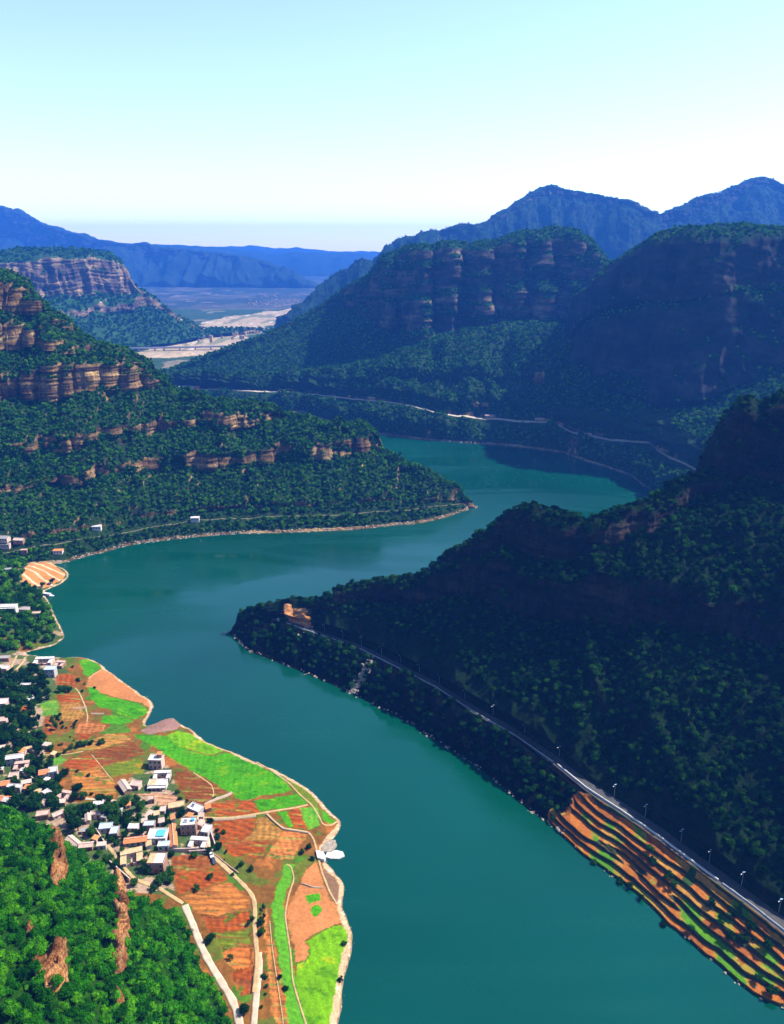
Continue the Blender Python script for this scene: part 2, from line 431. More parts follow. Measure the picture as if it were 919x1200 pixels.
def range_(name, px0, px1, nu, ridge, base, Y0, slope, m, ga, gs, n=90, cl=None, **k):
    lv = [L('base', base, ('z', 30) if Y0 is None else ('Y', Y0))]
    lv.append(L('slope', cl if cl else ridge, ('s', slope), n))
    if cl: lv.append(L('cliff', ridge, ('s', 62), 60))
    D = loft(px0, px1, nu, lv, back=30, backdrop=20)
    z0 = D['P'][0, :, 2].copy()
    ext = D['P'][:1].copy(); ext[..., 1] -= 300; ext[..., 2] = -14
    D['P'] = np.concatenate([ext, D['P']]); D['seg'] = np.concatenate([['foot'], D['seg']]); D['fr'] = np.concatenate([[0], D['fr']])
    D = rough(D, ('cliff',), ga=ga, gs=gs, amp=sstep(0, 30, np.arange(len(D['seg'])))[:, None], **k)
    # foot stays put
    build(D, name, m); return D
ridge_H = [(150, 292), (240, 292), (300, 291), (360, 294), (420, 297), (460, 299), (520, 300), (700, 300)]
ridge_G = [(180, 290), (240, 292), (262, 293), (300, 296), (330, 298), (350, 297), (375, 301), (400, 300), (450, 303), (700, 306)]
ridge_F = [(-300, 215), (-80, 232), (0, 242), (8, 244), (14, 247), (20, 245), (25, 250), (55, 264), (80, 273), (95, 274), (108, 280), (120, 284), (140, 287), (155, 288), (170, 285), (183, 290), (200, 291), (215, 293), (230, 296), (240, 296), (270, 300), (290, 304), (310, 308), (350, 326), (380, 338), (420, 348), (520, 352)]
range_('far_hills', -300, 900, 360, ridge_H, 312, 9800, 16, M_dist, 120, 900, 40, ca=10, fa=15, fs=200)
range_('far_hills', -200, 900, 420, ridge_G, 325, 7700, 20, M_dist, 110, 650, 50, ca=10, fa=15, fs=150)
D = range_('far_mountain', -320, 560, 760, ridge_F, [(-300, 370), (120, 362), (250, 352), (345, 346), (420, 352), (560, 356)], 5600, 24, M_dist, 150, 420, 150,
           cl=[(-300, 262), (0, 284), (80, 300), (120, 308), (170, 304), (240, 312), (300, 318), (350, 332), (380, 341), (420, 350), (520, 354)], ca=55, cs=160, st=30, sa=16, fa=6, fs=50, seed=4)
# mesa, far left, with its pale cliff
D = loft(-220, 330, 620, [
    L('base', [(-200, 440), (60, 425), (160, 411), (200, 406), (240, 398), (290, 392), (330, 390)], ('z', 14)),
    L('s1', [(-200, 395), (0, 385), (60, 374), (100, 372), (150, 365), (175, 361), (205, 378), (240, 390), (290, 391), (330, 389.5)], ('s', 24), 70),
    L('c1', [(-200, 385), (0, 376), (60, 368), (100, 363), (150, 355), (168, 350), (178, 353), (205, 375), (240, 389), (290, 390.5), (330, 389)], ('s', 72), 26),
    L('s2', [(-200, 358), (0, 350), (60, 351), (100, 348), (140, 346), (160, 346), (178, 352), (205, 374), (240, 388), (290, 390), (330, 388.5)], ('s', 28), 22),
    L('c2', [(-200, 304), (0, 308), (30, 306), (60, 304), (100, 305), (128, 306), (143, 312), (150, 326), (160, 341), (178, 351), (205, 373), (240, 387), (290, 389.5), (330, 388)], ('s', 76), 80),
    L('top', [(-200, 296), (0, 298), (20, 293), (40, 292), (60, 292), (80, 294), (128, 297), (143, 308), (150, 323), (160, 339), (178, 350), (205, 372.5), (240, 386.5), (290, 389), (330, 387.5)], ('s', 20), 14)], back=25)
D = rough(D, ('c1', 'c2'), ga=26, gs=150, ca=26, cs=70, st=16, sa=5, fa=3, fs=30, seed=2)
build(D, 'mesa', M_mesa)
FOREST.append(('far', scatter(D, .011, smin=6, smax=10, backs=.1, maxn=20000), M_leafB, 0))

# ---- range behind the right bank -----------------------------------------------------
rD = [(322, 392), (340, 380), (360, 358), (374, 340), (385, 332), (400, 320), (420, 313), (438, 313), (448, 300), (462, 288), (475, 282), (487, 281), (505, 273), (520, 272), (540, 265), (560, 266), (575, 262), (590, 251), (605, 243), (625, 228), (637, 222), (646, 220), (656, 223), (680, 228), (700, 230), (720, 236), (740, 240), (750, 246), (773, 253), (790, 247), (800, 242), (825, 234), (850, 226), (875, 215), (890, 211), (905, 212), (919, 219), (960, 235), (1060, 215), (1250, 240)]
jx = np.arange(322, 1245, 3.0); jy = np.interp(jx, *np.array(rD).T)+fbm(jx/13, jx*0, None, 3, ridged=True)*-2.8+fbm(jx/40, jx*0+5, None, 2)*2
rD = list(zip(jx.tolist(), jy.tolist()))
cD = [(a, b_+ (8 if a < 560 else 20)) for a, b_ in rD]
D = range_('back_mountain', 322, 1240, 930, rD, [(322, 396), (360, 395), (450, 380), (1240, 380)], 2750, 29, M_back, 95, 230, 150, cl=cD, ca=26, cs=80, st=14, sa=8, fa=9, fs=45, seed=5)
FOREST.append(('far', scatter(D, .005, smin=3.5, smax=6, backs=.0, patch=1.2, maxn=15000), M_leafC, 0))

# ---- far bank: shore, road, wooded bench (C0) ----------------------------------------
crest0 = [(130, 448), (200, 440), (250, 443), (330, 440), (380, 436), (411, 430), (440, 424), (485, 410), (520, 398), (569, 386), (620, 383), (650, 384), (668, 392), (684, 425), (700, 458), (720, 470), (780, 487), (820, 484), (860, 468), (919, 442), (1000, 420), (1250, 410)]
D = loft(130, 1240, 1100, [
    L('shore', [(130, 470), (190, 476), (230, 480), (300, 486), (330, 487), (345, 488), (352, 486), (375, 492), (400, 497), (437, 509), (473, 514), (510, 518), (541, 520), (598, 524), (637, 529), (660, 532), (682, 540), (716, 551), (739, 559), (762, 576), (800, 606), (919, 660), (1240, 800)], ('z', -1.5)),
    L('bank', [(130, 468), (190, 474), (230, 478), (300, 484), (330, 485), (345, 486), (352, 484), (375, 490), (400, 494), (437, 505), (473, 509), (510, 513), (541, 515), (598, 519), (637, 523), (660, 526), (682, 534), (716, 545), (739, 553), (762, 569), (800, 598), (919, 650), (1240, 790)], ('s', 32), 10),
    L('low', [(130, 455), (250, 458), (330, 460), (400, 467), (468, 475), (500, 481), (513, 487), (540, 489), (569, 492), (600, 494), (637, 497), (655, 501), (671, 509), (716, 518), (761, 521), (770, 530), (784, 538), (800, 545), (818, 556), (919, 610), (1240, 740)], ('s', 27), 34),
    L('road', 0, ('dY', 13), 3),
    L('cut', [(130, 452), (250, 455), (330, 456), (400, 462), (468, 471), (500, 476), (513, 481), (540, 484), (569, 486), (600, 488), (637, 491), (655, 495), (671, 502), (716, 510), (761, 514), (770, 521), (784, 528), (800, 535), (818, 545), (919, 600), (1240, 730)], ('s', 55), 5),
    L('s1', [(130, 451), (250, 453), (330, 453), (400, 454), (430, 454), (485, 455), (569, 456), (640, 462), (668, 470), (700, 490), (740, 498), (780, 510), (819, 515), (860, 505), (919, 520), (1240, 560)], ('s', 27), 34),
    L('c1', [(130, 450), (250, 451), (330, 451), (400, 449), (430, 446), (485, 442), (530, 444), (569, 441), (640, 447), (668, 462), (700, 488), (740, 497), (780, 508), (819, 513), (860, 503), (919, 518), (1240, 558)], ('s', 70), 16),
    L('s2', crest0, ('s', 27), 70)], back=12, nback=14, backdrop=30)
D = rough(D, ('c1',), flat=('road',), ga=34, gs=95, ca=9, cs=32, st=9, sa=2.5, fa=2.6, fs=14, seed=1, vk=1)
C0 = D
D['rock'] *= sstep(.05, .4, fbm(D['P'][..., 0]/60, D['P'][..., 1]/60, None, 3))
cutrock = (D['seg'] == 'cut')[:, None]*(fbm(D['P'][..., 0]/30, D['P'][..., 1]/30, None, 2) > .12)
D['rock'] = np.maximum(D['rock'], cutrock*1.0)
low = (D['P'][..., 2] < 2.5)
D['rock'] = np.maximum(D['rock'], low*.75)
build(D, 'far_bank', M_left, parts={'road': ('road', M_conc)})
ri = np.where(D['seg'] == 'road')[0]
ROADS.append((D['P'][ri[0], ::3, :2], 9.0))
thin = np.ones(D['P'].shape[:2]); thin[(D['seg'] == 'low') & (D['fr'] > .72)] = .12
FOREST.append(('farbank', scatter(D, .045, thin=thin, smin=2.8, smax=5.6, backs=.4, patch=.45, maxn=70000), M_leafB, 1))

# ---- buttressed mountain with the bright columns (C1) --------------------------------
yc = lambda px: np.interp(px, C0['px'], C0['info']['s2'][1])+15
pc = lambda px: np.interp(px, C0['px'], C0['info']['s2'][1]*0+1)*0+np.interp(px, *np.array(crest0).T)+26
r1 = [(150, 455), (200, 432), (240, 416), (270, 405), (290, 399), (310, 392), (340, 378), (370, 361), (385, 352), (400, 341), (415, 333), (430, 325), (440, 312), (450, 303), (465, 297), (480, 291), (495, 289), (512, 290), (530, 286), (555, 285), (586, 283), (600, 277), (615, 272), (630, 273), (649, 268), (665, 272), (682, 278), (692, 284), (700, 294), (716, 318), (760, 345), (820, 370)]
c1t = [(150, 456), (240, 418), (310, 394), (370, 363), (415, 336), (430, 329), (445, 322), (455, 318), (470, 312), (480, 300), (495, 296), (512, 299), (530, 293), (555, 292), (586, 290), (600, 286), (615, 283), (630, 285), (649, 281), (665, 284), (682, 289), (692, 293), (700, 302), (716, 325), (760, 352), (820, 376)]
c1b = [(150, 457), (240, 419), (310, 395), (370, 364), (405, 352), (420, 368), (440, 380), (460, 388), (485, 398), (500, 404), (515, 401), (540, 392), (569, 388), (600, 384), (640, 381), (660, 377), (700, 380), (760, 390), (820, 400)]
D = loft(150, 820, 900, [
    L('foot', pc, ('Y', yc)),
    L('s0', c1b, ('s', [(150, 22), (400, 24), (450, 27), (820, 27)]), 90, sm=25),
    L('c1', [(a, b_+(np.interp(a, *np.array(c1b).T)-b_)*.52) for a, b_ in c1t], ('s', 74), 75, sm=14),
    L('ledge', [(a, b_+(np.interp(a, *np.array(c1b).T)-b_)*.46) for a, b_ in c1t], ('s', 32), 10, sm=14),
    L('c2', c1t, ('s', 76), 65, sm=14),
    L('cap', r1, ('s', 24), 16)], back=18, backdrop=120)
gapf = lambda px: np.interp(px, [400, 440, 470], [0, .6, 1])
# the row of great columns: rounded piers with dark clefts between
pxx = D['px']+3*np.sin(D['px']/9.0)
ph = ((pxx-575)/36.0) % 1.0; pier = np.where(ph < .8, (ph/.8)**.8, 1-sstep(.8, .97, ph)); pier = smooth(pier, 2)
isc = np.isin(D['seg'], ['c1', 'ledge', 'c2', 'cap']).astype(float)[:, None]*np.ones((1, len(pxx)))
isc = vsmooth(isc, 6)*sstep(430, 470, pxx)[None]
tier = np.where((D['seg'] == 'c1')[:, None], 1.15, .85)
D['P'][..., 1] -= (pier[None]-.5)*68*isc*tier
D = rough(D, ('c1', 'c2'), ga=26, gs=120, ca=24, cs=70, st=24, sa=8, fa=3, fs=16, seed=9, vk=3, amp=(.15+.85*sstep(380, 470, D['px']))[None], hf=.15)
D['rock'] *= sstep(-.35, .25, fbm(D['P'][..., 0]/70, D['P'][..., 1]/70, D['P'][..., 2]/18, 3)+.12)
build(D, 'buttress_mountain', M_far)
FOREST.append(('farbank', scatter(D, .036, smin=2.8, smax=5.6, backs=.1, patch=.4, rockmax=.45, maxn=60000), M_leafB, 1))

# ---- the big dark wall (C2) -----------------------------------------------------------
yc2 = lambda px: np.interp(px, C0['px'], C0['info']['s2'][1])-30
r2 = [(652, 470), (660, 440), (666, 408), (671, 380), (682, 349), (695, 333), (707, 323), (716, 316), (735, 303), (750, 294), (761, 288), (775, 277), (795, 273), (830, 272), (870, 268), (900, 266), (919, 267), (1000, 262), (1240, 255)]
t2 = [(652, 474), (660, 446), (666, 414), (671, 387), (682, 356), (695, 340), (716, 323), (735, 310), (750, 301), (761, 296), (775, 287), (795, 283), (870, 283), (919, 281), (1000, 276), (1240, 270)]
D = loft(648, 1240, 720, [
    L('foot', [(a, b_+34) for a, b_ in crest0], ('Y', yc2)),
    L('s0', [(648, 482), (660, 478), (700, 470), (740, 462), (780, 478), (830, 470), (860, 455), (919, 428), (1240, 395)], ('s', 36), 40),
    L('c1', [(652, 476), (666, 432), (684, 392), (710, 372), (760, 362), (800, 366), (860, 352), (1240, 330)], ('s', [(648, 66), (919, 60), (1240, 60)]), 90),
    L('ledge', [(652, 475), (666, 428), (684, 386), (710, 364), (760, 353), (800, 357), (860, 343), (1240, 322)], ('s', 42), 8),
    L('c2', t2, ('s', 68), 80),
    L('cap', r2, ('s', 12), 16)], back=14, backdrop=150, sm=20)
D = rough(D, ('c1', 'c2'), ga=26, gs=110, ca=34, cs=95, st=24, sa=4, fa=2.5, fs=18, seed=12, vk=3)
V_ = D['P'].shape[0]
D['rock'] *= .9*sstep(-.45, .15, fbm(D['P'][..., 0]/90, D['P'][..., 1]/90, D['P'][..., 2]/40, 4)+.9*sstep(60, 190, D['P'][..., 2])-.25)
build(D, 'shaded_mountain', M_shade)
thin = np.ones(D['P'].shape[:2])
FOREST.append(('farbank', scatter(D, .03, smin=2.8, smax=5.6, backs=.1, patch=.5, rockmax=.3, maxn=30000), M_leafB, 1))

# ---- left hill (A) --------------------------------------------------------------------
ridA = [(-160, 300), (-60, 308), (0, 318), (12, 320), (24, 325), (34, 334), (40, 343), (47, 353), (52, 362), (60, 366), (73, 371), (82, 381), (91, 392), (100, 398), (110, 404), (125, 406), (140, 411), (152, 415), (164, 422), (175, 433), (183, 443), (195, 453), (207, 461), (225, 466), (244, 471), (280, 475), (317, 479), (336, 487), (350, 492), (365, 496), (390, 497), (420, 500), (430, 504), (438, 513), (443, 527), (465, 540), (487, 551), (510, 562), (530, 573), (540, 582), (548, 598)]
def lv(off, pts):    # a level line that folds into the crest towards the tip
    return lambda px: np.maximum(np.interp(px, *np.array(pts).T), np.interp(px, *np.array(ridA).T)+off)
shA = [(-160, 668), (0, 668), (60, 664), (76, 662), (95, 656), (122, 650), (145, 643), (171, 638), (225, 632), (260, 629), (298, 627), (330, 627), (365, 625), (400, 624), (426, 622), (460, 618), (487, 616), (503, 613), (518, 610), (535, 604), (543, 601), (548, 599)]
D = loft(-160, 548, 960, [
    L('shore', lv(.5, shA), ('z', -1.0)),
    L('beach', lv(.45, [(a, b_-4) for a, b_ in shA]), ('s', 16), 8),
    L('s0', lv(.4, [(-160, 660), (0, 650), (60, 640), (122, 630), (171, 620), (225, 612), (298, 608), (365, 606), (426, 603), (487, 598), (518, 594), (548, 590)]), ('s', 27), 22),
    L('path', 0, ('dY', 2.2), 2),
    L('s1', lv(.3, [(-160, 585), (0, 583), (35, 570), (61, 562), (85, 569), (131, 564), (183, 548), (225, 551), (262, 553), (298, 545), (341, 541), (378, 540), (426, 535), (443, 530)]), ('s', 29), 75),
    L('c1', lv(.25, [(-160, 566), (0, 571), (35, 566), (61, 558), (85, 551), (131, 543), (183, 536), (225, 529), (262, 527), (298, 526), (341, 523), (378, 520), (426, 515), (443, 514)]), ('s', 74), 36),
    L('s2', lv(.2, [(-160, 545), (0, 542), (49, 537), (79, 532), (122, 519), (171, 514), (207, 506), (256, 505), (305, 499), (336, 493), (350, 494), (443, 500)]), ('s', 27), 32),
    L('c2', lv(.15, [(-160, 515), (0, 522), (49, 515), (79, 514), (122, 497), (171, 494), (207, 490), (256, 486), (305, 487), (336, 486), (443, 490)]), ('s', 74), 36),
    L('s3', lv(.1, [(-160, 480), (0, 478), (24, 466), (45, 470), (61, 474), (91, 463), (122, 454), (146, 459), (165, 455), (180, 454), (200, 460), (443, 480)]), ('s', 30), 40),
    L('c3', lv(.08, [(-160, 430), (0, 448), (24, 440), (45, 427), (61, 425), (91, 423), (122, 424), (146, 427), (165, 432), (180, 444), (200, 459), (443, 480)]), ('s', 76), 64),
    L('s4', lv(.06, [(-160, 410), (0, 418), (24, 412), (43, 407), (60, 410), (75, 412), (91, 415), (122, 418), (443, 480)]), ('s', 30), 14),
    L('c4', lv(.05, [(-160, 365), (0, 376), (24, 378), (43, 386), (60, 394), (75, 406), (91, 414), (122, 417), (443, 480)]), ('s', 74), 36),
    L('s5', lv(.03, [(-160, 358), (0, 368), (24, 370), (43, 371), (60, 376), (73, 384), (443, 480)]), ('s', 32), 8),
    L('c5', lv(.02, [(-160, 315), (0, 330), (24, 336), (40, 350), (52, 369), (60, 373), (443, 480)]), ('s', 74), 36),
    L('cap', ridA, ('s', 26), 10)], back=33, sm=7)
pxa = D['px']; phA = ((pxa+9*perlin(pxa/37, pxa*0))/23.0) % 1.0; prA = smooth(np.where(phA < .72, (phA/.72)**.7, 1-sstep(.72, .95, phA)), 2)
isA = vsmooth(np.isin(D['seg'], ['c1', 'c2', 'c3', 'c4', 'c5']).astype(float)[:, None]*np.ones((1, len(pxa))), 2)
isA *= sstep(545, 500, pxa)[None]*np.where(np.isin(D['seg'], ['c3', 'c4', 'c5']), 1.25, .6)[:, None]
D['P'][..., 1] -= (prA[None]-.5)*15*isA
D = rough(D, ('c1', 'c2', 'c3', 'c4', 'c5'), flat=('path',), ga=12, gs=36, ca=14, cs=34, st=8, sa=2.2, fa=1.5, fs=8, seed=21, vk=2, gdown=.5, hf=.22)
colA = np.ones(D['P'].shape)
beach = (D['P'][..., 2] < 1.9+fbm(D['P'][..., 0]/20, D['P'][..., 1]/20, None, 2)*1.2)
nb_ = fbm(D['P'][..., 0]/34+3, D['P'][..., 1]/34, D['P'][..., 2]/16, 3)
D['rock'] *= np.where(np.isin(D['seg'], ['c1', 'c2'])[:, None], sstep(-.28, .08, nb_), 1)
D['rock'] = np.maximum(D['rock'], beach*.55)
build(D, 'left_hill', M_left, parts={'path': ('path', M_trail)})
DA = D
ri = np.where(D['seg'] == 'path')[0]; ROADS.append((D['P'][ri[0], ::3, :2], 2.6))
FOREST.append(('left', scatter(D, .11, smin=2.3, smax=4.3, backs=.3, patch=.2, rockmax=.4, zmin=2.4), M_leafB, 1))

# ---- right hill (B) -------------------------------------------------------------------
ridB = [(274, 745), (278, 735), (284, 727), (290, 722), (305, 713), (323, 709), (345, 708), (362, 707), (385, 698), (411, 690), (440, 686), (468, 683), (485, 679), (503, 672), (517, 660), (531, 648), (552, 634), (574, 623), (588, 613), (602, 604), (615, 602), (630, 600), (648, 603), (665, 610), (680, 615), (694, 618), (708, 611), (722, 606), (740, 599), (757, 592), (778, 578), (800, 569), (825, 558), (838, 549), (844, 535), (850, 512), (856, 492), (862, 478), (872, 472), (880, 470), (886, 478), (893, 488), (899, 482), (905, 473), (919, 463), (932, 466), (960, 520), (1000, 590), (1120, 720), (1250, 820)]  # crest lowered out of frame at right so sun reaches the terraces
def lb(off, pts): return lambda px: np.maximum(np.interp(px, *np.array(pts).T), np.interp(px, *np.array(ridB).T)+off)
shB = [(274, 746), (276, 750), (280, 757), (291, 768), (315, 777), (341, 787), (370, 799), (397, 811), (420, 822), (446, 836), (482, 854), (517, 879), (532, 887), (550, 897), (568, 911), (590, 929), (605, 944), (620, 957), (637, 967), (648, 978), (657, 989), (675, 1006), (691, 1019), (719, 1037), (732, 1046), (746, 1060), (774, 1087), (785, 1098), (810, 1114), (826, 1131), (846, 1143), (865, 1161), (883, 1175), (900, 1186), (919, 1195), (1000, 1255), (1260, 1440)]
jx = np.r_[np.arange(590, 920, 2.5)]; kx_ = np.interp(jx, *np.array(ridB).T)+fbm(jx/11, jx*0+2, None, 3, ridged=True)*-3.2*sstep(590, 640, jx)
ridB = [q for q in ridB if q[0] < 590]+list(zip(jx.tolist(), kx_.tolist()))+[q for q in ridB if q[0] > 920]
roB = [(274, 743), (285, 736), (300, 730), (323, 728), (340, 733), (362, 741), (422, 762), (461, 782), (510, 807), (552, 835), (602, 864), (651, 898), (687, 927), (728, 954), (774, 986), (819, 1020), (865, 1054), (919, 1096), (1000, 1160), (1260, 1365)]
rin = [(a, b_-w_*.72) for (a, b_), w_ in zip(roB, [0, 2, 4, 5, 6, 7, 9, 11, 12, 14, 16, 18, 19, 21, 23, 24, 26, 29, 32, 40])]
D = loft(274, 1200, 1150, [
    L('shore', lb(.5, shB), ('z', -1.5)),
    L('terr', lb(.4, roB), ('z', [(274, 1), (283, 5), (300, 12), (323, 15), (345, 16), (1260, 16)]), 150),
    L('road', lb(.35, rin), ('z', [(274, 1.2), (283, 5.2), (300, 12.2), (323, 15.2), (345, 16.05), (1260, 16.05)]), 5),
    L('cut', lb(.3, [(a, b_-(7 if a > 345 else 3)) for a, b_ in rin]), ('s', 52), 8),
    L('s1', lb(.25, [(362, 714), (411, 708), (468, 712), (503, 712), (538, 700), (560, 704), (600, 718), (650, 728), (700, 734), (800, 742), (891, 754), (919, 756), (1250, 800)]), ('s', [(300, 30), (500, 36), (650, 31), (1250, 31)]), 190),
    L('c1', lb(.2, [(362, 710), (411, 700), (468, 694), (503, 684), (538, 666), (560, 664), (600, 668), (650, 674), (700, 682), (764, 694), (830, 704), (891, 715), (919, 718), (1250, 755)]), ('s', 74), 60),
    L('s2', lb(.15, [(362, 708), (411, 696), (468, 688), (503, 678), (538, 657), (602, 652), (640, 655), (665, 657), (722, 645), (780, 612), (815, 590), (840, 572), (880, 567), (919, 577), (1250, 600)]), ('s', 27), 80),
    L('c2', lb(.1, [(503, 674), (538, 646), (574, 627), (602, 609), (630, 606), (665, 616), (694, 624), (722, 613), (757, 598), (800, 576), (838, 558), (848, 530), (856, 506), (866, 486), (880, 480), (893, 494), (905, 484), (919, 474), (932, 478), (960, 535), (1000, 605), (1120, 735), (1250, 835)]), ('s', 74), 80),
    L('cap', ridB, ('s', 30), 12)], back=38, sm=7)
# terraces: level treads and steep risers between shore and road
px = D['px']; tr = np.where(D['seg'] == 'terr')[0]; f = D['fr'][tr][:, None]*np.ones((1, len(px)))
P = D['P']; U = len(px)
uu = P[tr[0], :, 0][None]*np.ones((len(tr), 1))
st_ = 642+48*f**1.5+10*perlin(f*4, px[None]/30)
zone = sstep(0, 8, px[None]-st_)*sstep(.02, .06, f)*sstep(.995, .94, f)
NT = 7
wob = fbm(uu/14, f*4, None, 3)*1.1+fbm(uu/38+7, f*3, None, 2)*1.1
tt = f*NT+wob*(f*(1-f)*4)**.5
fl_ = np.floor(tt); fr = tt-fl_
ris = .22
stair = (fl_+np.where(fr < 1-ris, fr*.10, .10*(1-ris)+(fr-(1-ris))/ris*(1-.10*(1-ris))))/NT
P[tr, :, 2] = P[tr, :, 2]*(1-zone)+zone*(-1.0+stair*16.6)
isris = (fr > 1-ris+.015)
D['isris'] = isris; D['zone'] = zone
save = P[tr].copy()
def ex(Q, D, n):
    zz = zone[..., None]; sh = fbm(save[..., 0]/3, save[..., 1]/3, None, 3)[..., None]*np.array([.1, .1, .18])
    Q[tr] = Q[tr]*(1-zz)+(save+sh)*zz; return Q
D = rough(D, ('c1', 'c2'), flat=('road',), ga=13, gs=48, ca=12, cs=36, st=9, sa=2.4, fa=1.4, fs=8, seed=33, vk=3, extra=ex, hf=.2)
P = D['P']
x, y = P[tr][..., 0], P[tr][..., 1]
colB = np.ones(P.shape)
tb = np.zeros((len(tr), U, 3))
pn = perlin(fl_*3.7+.5, uu/14+fl_*1.9)           # each terrace its own crop
tb[:] = (.36, .115, .018)
tb[pn > .15] = (.4, .19, .035); tb[pn < -.25] = (.24, .075, .014)
tb *= (1+.35*fbm(x/2.5, y/2.5, None, 3))[..., None]
gn = perlin(fl_*5.1+20.5, uu/11+fl_*2.3)
gn = gn+.25*fbm(x/6, y/6, None, 3)
tb[gn > .34] = (.07, .2, .008); tb[(gn > .22) & (gn <= .34)] = (.24, .19, .02)
tb[isris] = (.035, .045, .02)  # risers: dark grass and earth, with their shade put into the colour
edge = (f < .06+.02*fbm(x/8, y/8)); tb[edge] = (.3, .19, .12)
tb[edge & (fbm(x/5, y/5) > .1)] = (.07, .1, .03)
scr = (fbm(x/18+3, y/18, None, 3)+sstep(.55, .95, f)*.2*(px[None] > 800) > .34); tb[scr & ~edge] = (.03, .07, .018)
colB[tr] = tb
lowb = (P[..., 2] < 1.6)*1.0
D['rock'] = np.maximum(D['rock'], lowb*.35)
# orange cut bank at the nose where the road turns
nose = (px > 338) & (px < 366)
cutr = np.where(D['seg'] == 'cut')[0]
# the terraces are their own sheet
F = quads(*P.shape[:2]); at = {'Col': colB.reshape(-1, 3), 'rock': D['rock'].reshape(-1)}
segf = np.repeat(D['seg'][1:], U-1); colf = np.tile(np.arange(U-1), P.shape[0]-1)
zz_ = np.zeros(P.shape[:2]); zz_[tr] = (px[None] > st_)*1.0; rowf = np.repeat(np.arange(P.shape[0]-1), U-1)
terrm = (segf == 'terr') & (zz_[np.minimum(rowf+1, P.shape[0]-1), colf] > .5)
bankm = np.isin(segf, ['cut', 's1', 'c1']) & (np.abs(px[colf]-351+5*perlin(rowf*.09, colf*.05)) < 13-rowf*0)
roadm = (segf == 'road') & (px[colf] > 318)
submesh('terraces', P.reshape(-1, 3), F, terrm, at, M_terr, kind='structure')
submesh('road', P.reshape(-1, 3), F, roadm, at, M_asph, kind='structure')
cb = np.ones(P.shape)*np.array([.5, .2, .06]); cb[fbm(P[..., 0]/5, P[..., 1]/5, P[..., 2]/1.5, 3) > .15] = (.6, .34, .16)
submesh('earth_bank', P.reshape(-1, 3), F, bankm, {'Col': cb.reshape(-1, 3)}, M_terr, kind='structure')
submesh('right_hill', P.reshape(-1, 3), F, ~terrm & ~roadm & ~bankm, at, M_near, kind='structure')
DB = D
ro = np.where(D['seg'] == 'road')[0]
ROADS.append((P[ro[2], px > 316][::3, :2], 8.5))
thin = np.ones(P.shape[:2])
thin[tr] = np.where(zone > .5, np.where(scr & (f > .12), .5, .02), 1)
thin[np.isin(D['seg'], ['cut', 's1', 'c1'])[:, None] & ((px > 332) & (px < 370))[None]] = 0
# bare shaded bank above the road, and the rocky chute below it
s1 = np.where(D['seg'] == 's1')[0]
bare = sstep(.55, .3, D['fr'][s1])[:, None]*sstep(560, 470, px)[None]
thin[s1] *= 1-.9*bare
D['bare'] = bare
thin[tr] *= np.where(D['fr'][tr] > .9, .25, 1)[:, None]
pB = scatter(D, .095, smin=2.3, smax=4.6, backs=.3, patch=.3, rockmax=.42, zmin=2.2, thin=thin)
# ================================================================== left lowland: village land and fields
shJ = [(-260, 640), (-60, 656), (60, 660), (66, 663), (76, 667), (81, 672), (79, 678), (72, 684), (60, 689), (52, 693), (53, 699), (57, 704), (61, 713), (64, 722), (70, 733), (75, 742), (76, 746), (72, 751), (62, 757), (45, 761), (28, 765), (37, 768), (55, 770), (74, 771), (88, 770), (99, 771), (108, 773), (119, 780), (132, 790), (147, 801), (160, 810), (170, 817), (178, 822), (180, 828), (177, 836), (171, 846), (168, 852), (180, 849), (190, 844), (198, 841), (204, 842), (212, 849), (218, 852), (226, 856), (232, 862), (242, 870), (255, 875), (270, 881), (285, 886), (300, 894), (322, 902), (340, 912), (356, 921), (370, 932), (378, 942), (385, 950), (393, 957), (401, 965), (398, 973), (394, 979), (388, 988), (382, 995), (377, 1001), (380, 1008), (388, 1018), (399, 1030), (404, 1042), (402, 1054), (401, 1064), (406, 1076), (412, 1090), (414, 1102), (413, 1112), (408, 1130), (402, 1150), (401, 1175), (396, 1200), (391, 1240), (385, 1300), (380, 1400), (370, 1600)]
sx, sy = at_z(*np.array(shJ, float).T)
SH = np.stack([sx, sy], 1)
# finer and slightly irregular shore
seg = []
for i in range(len(SH)-1):
    n = max(2, int(np.hypot(*(SH[i+1]-SH[i]))/1.2)); t_ = np.linspace(0, 1, n, endpoint=False)[:, None]
    seg.append(SH[i]*(1-t_)+SH[i+1]*t_)
SHf = np.concatenate(seg+[SH[-1:]])
k = 3; SHf = np.stack([smooth(SHf[:, 0], k), smooth(SHf[:, 1], k)], 1)
wv = fbm(SHf[:, 0]/7, SHf[:, 1]/7, None, 3)*1.1; SHf = SHf+np.stack([wv, wv*.4], 1)
LANDPOLY = [tuple(p) for p in SHf]+[(-900, 60), (-900, SHf[0, 1])]
foot = [(-300, 905), (-150, 925), (0, 941), (28, 950), (61, 966), (75, 982), (103, 1001), (136, 1020), (154, 1041), (187, 1043), (206, 1057), (220, 1072), (232, 1103), (250, 1131), (264, 1164), (270, 1200), (276, 1260), (284, 1340), (300, 1500), (330, 1900)]
fx, fy = at_z(*np.array(foot, float).T, 20.0); FT = np.stack([fx, fy], 1)
seg = []
for i in range(len(FT)-1):
    n = max(2, int(np.hypot(*(FT[i+1]-FT[i]))/3)); t_ = np.linspace(0, 1, n, endpoint=False)[:, None]
    seg.append(FT[i]*(1-t_)+FT[i+1]*t_)
FTf = np.concatenate(seg+[FT[-1:]])
HILLPOLY = [tuple(p) for p in FTf]+[(-1200, FTf[-1, 1]), (-1200, FTf[0, 1])]
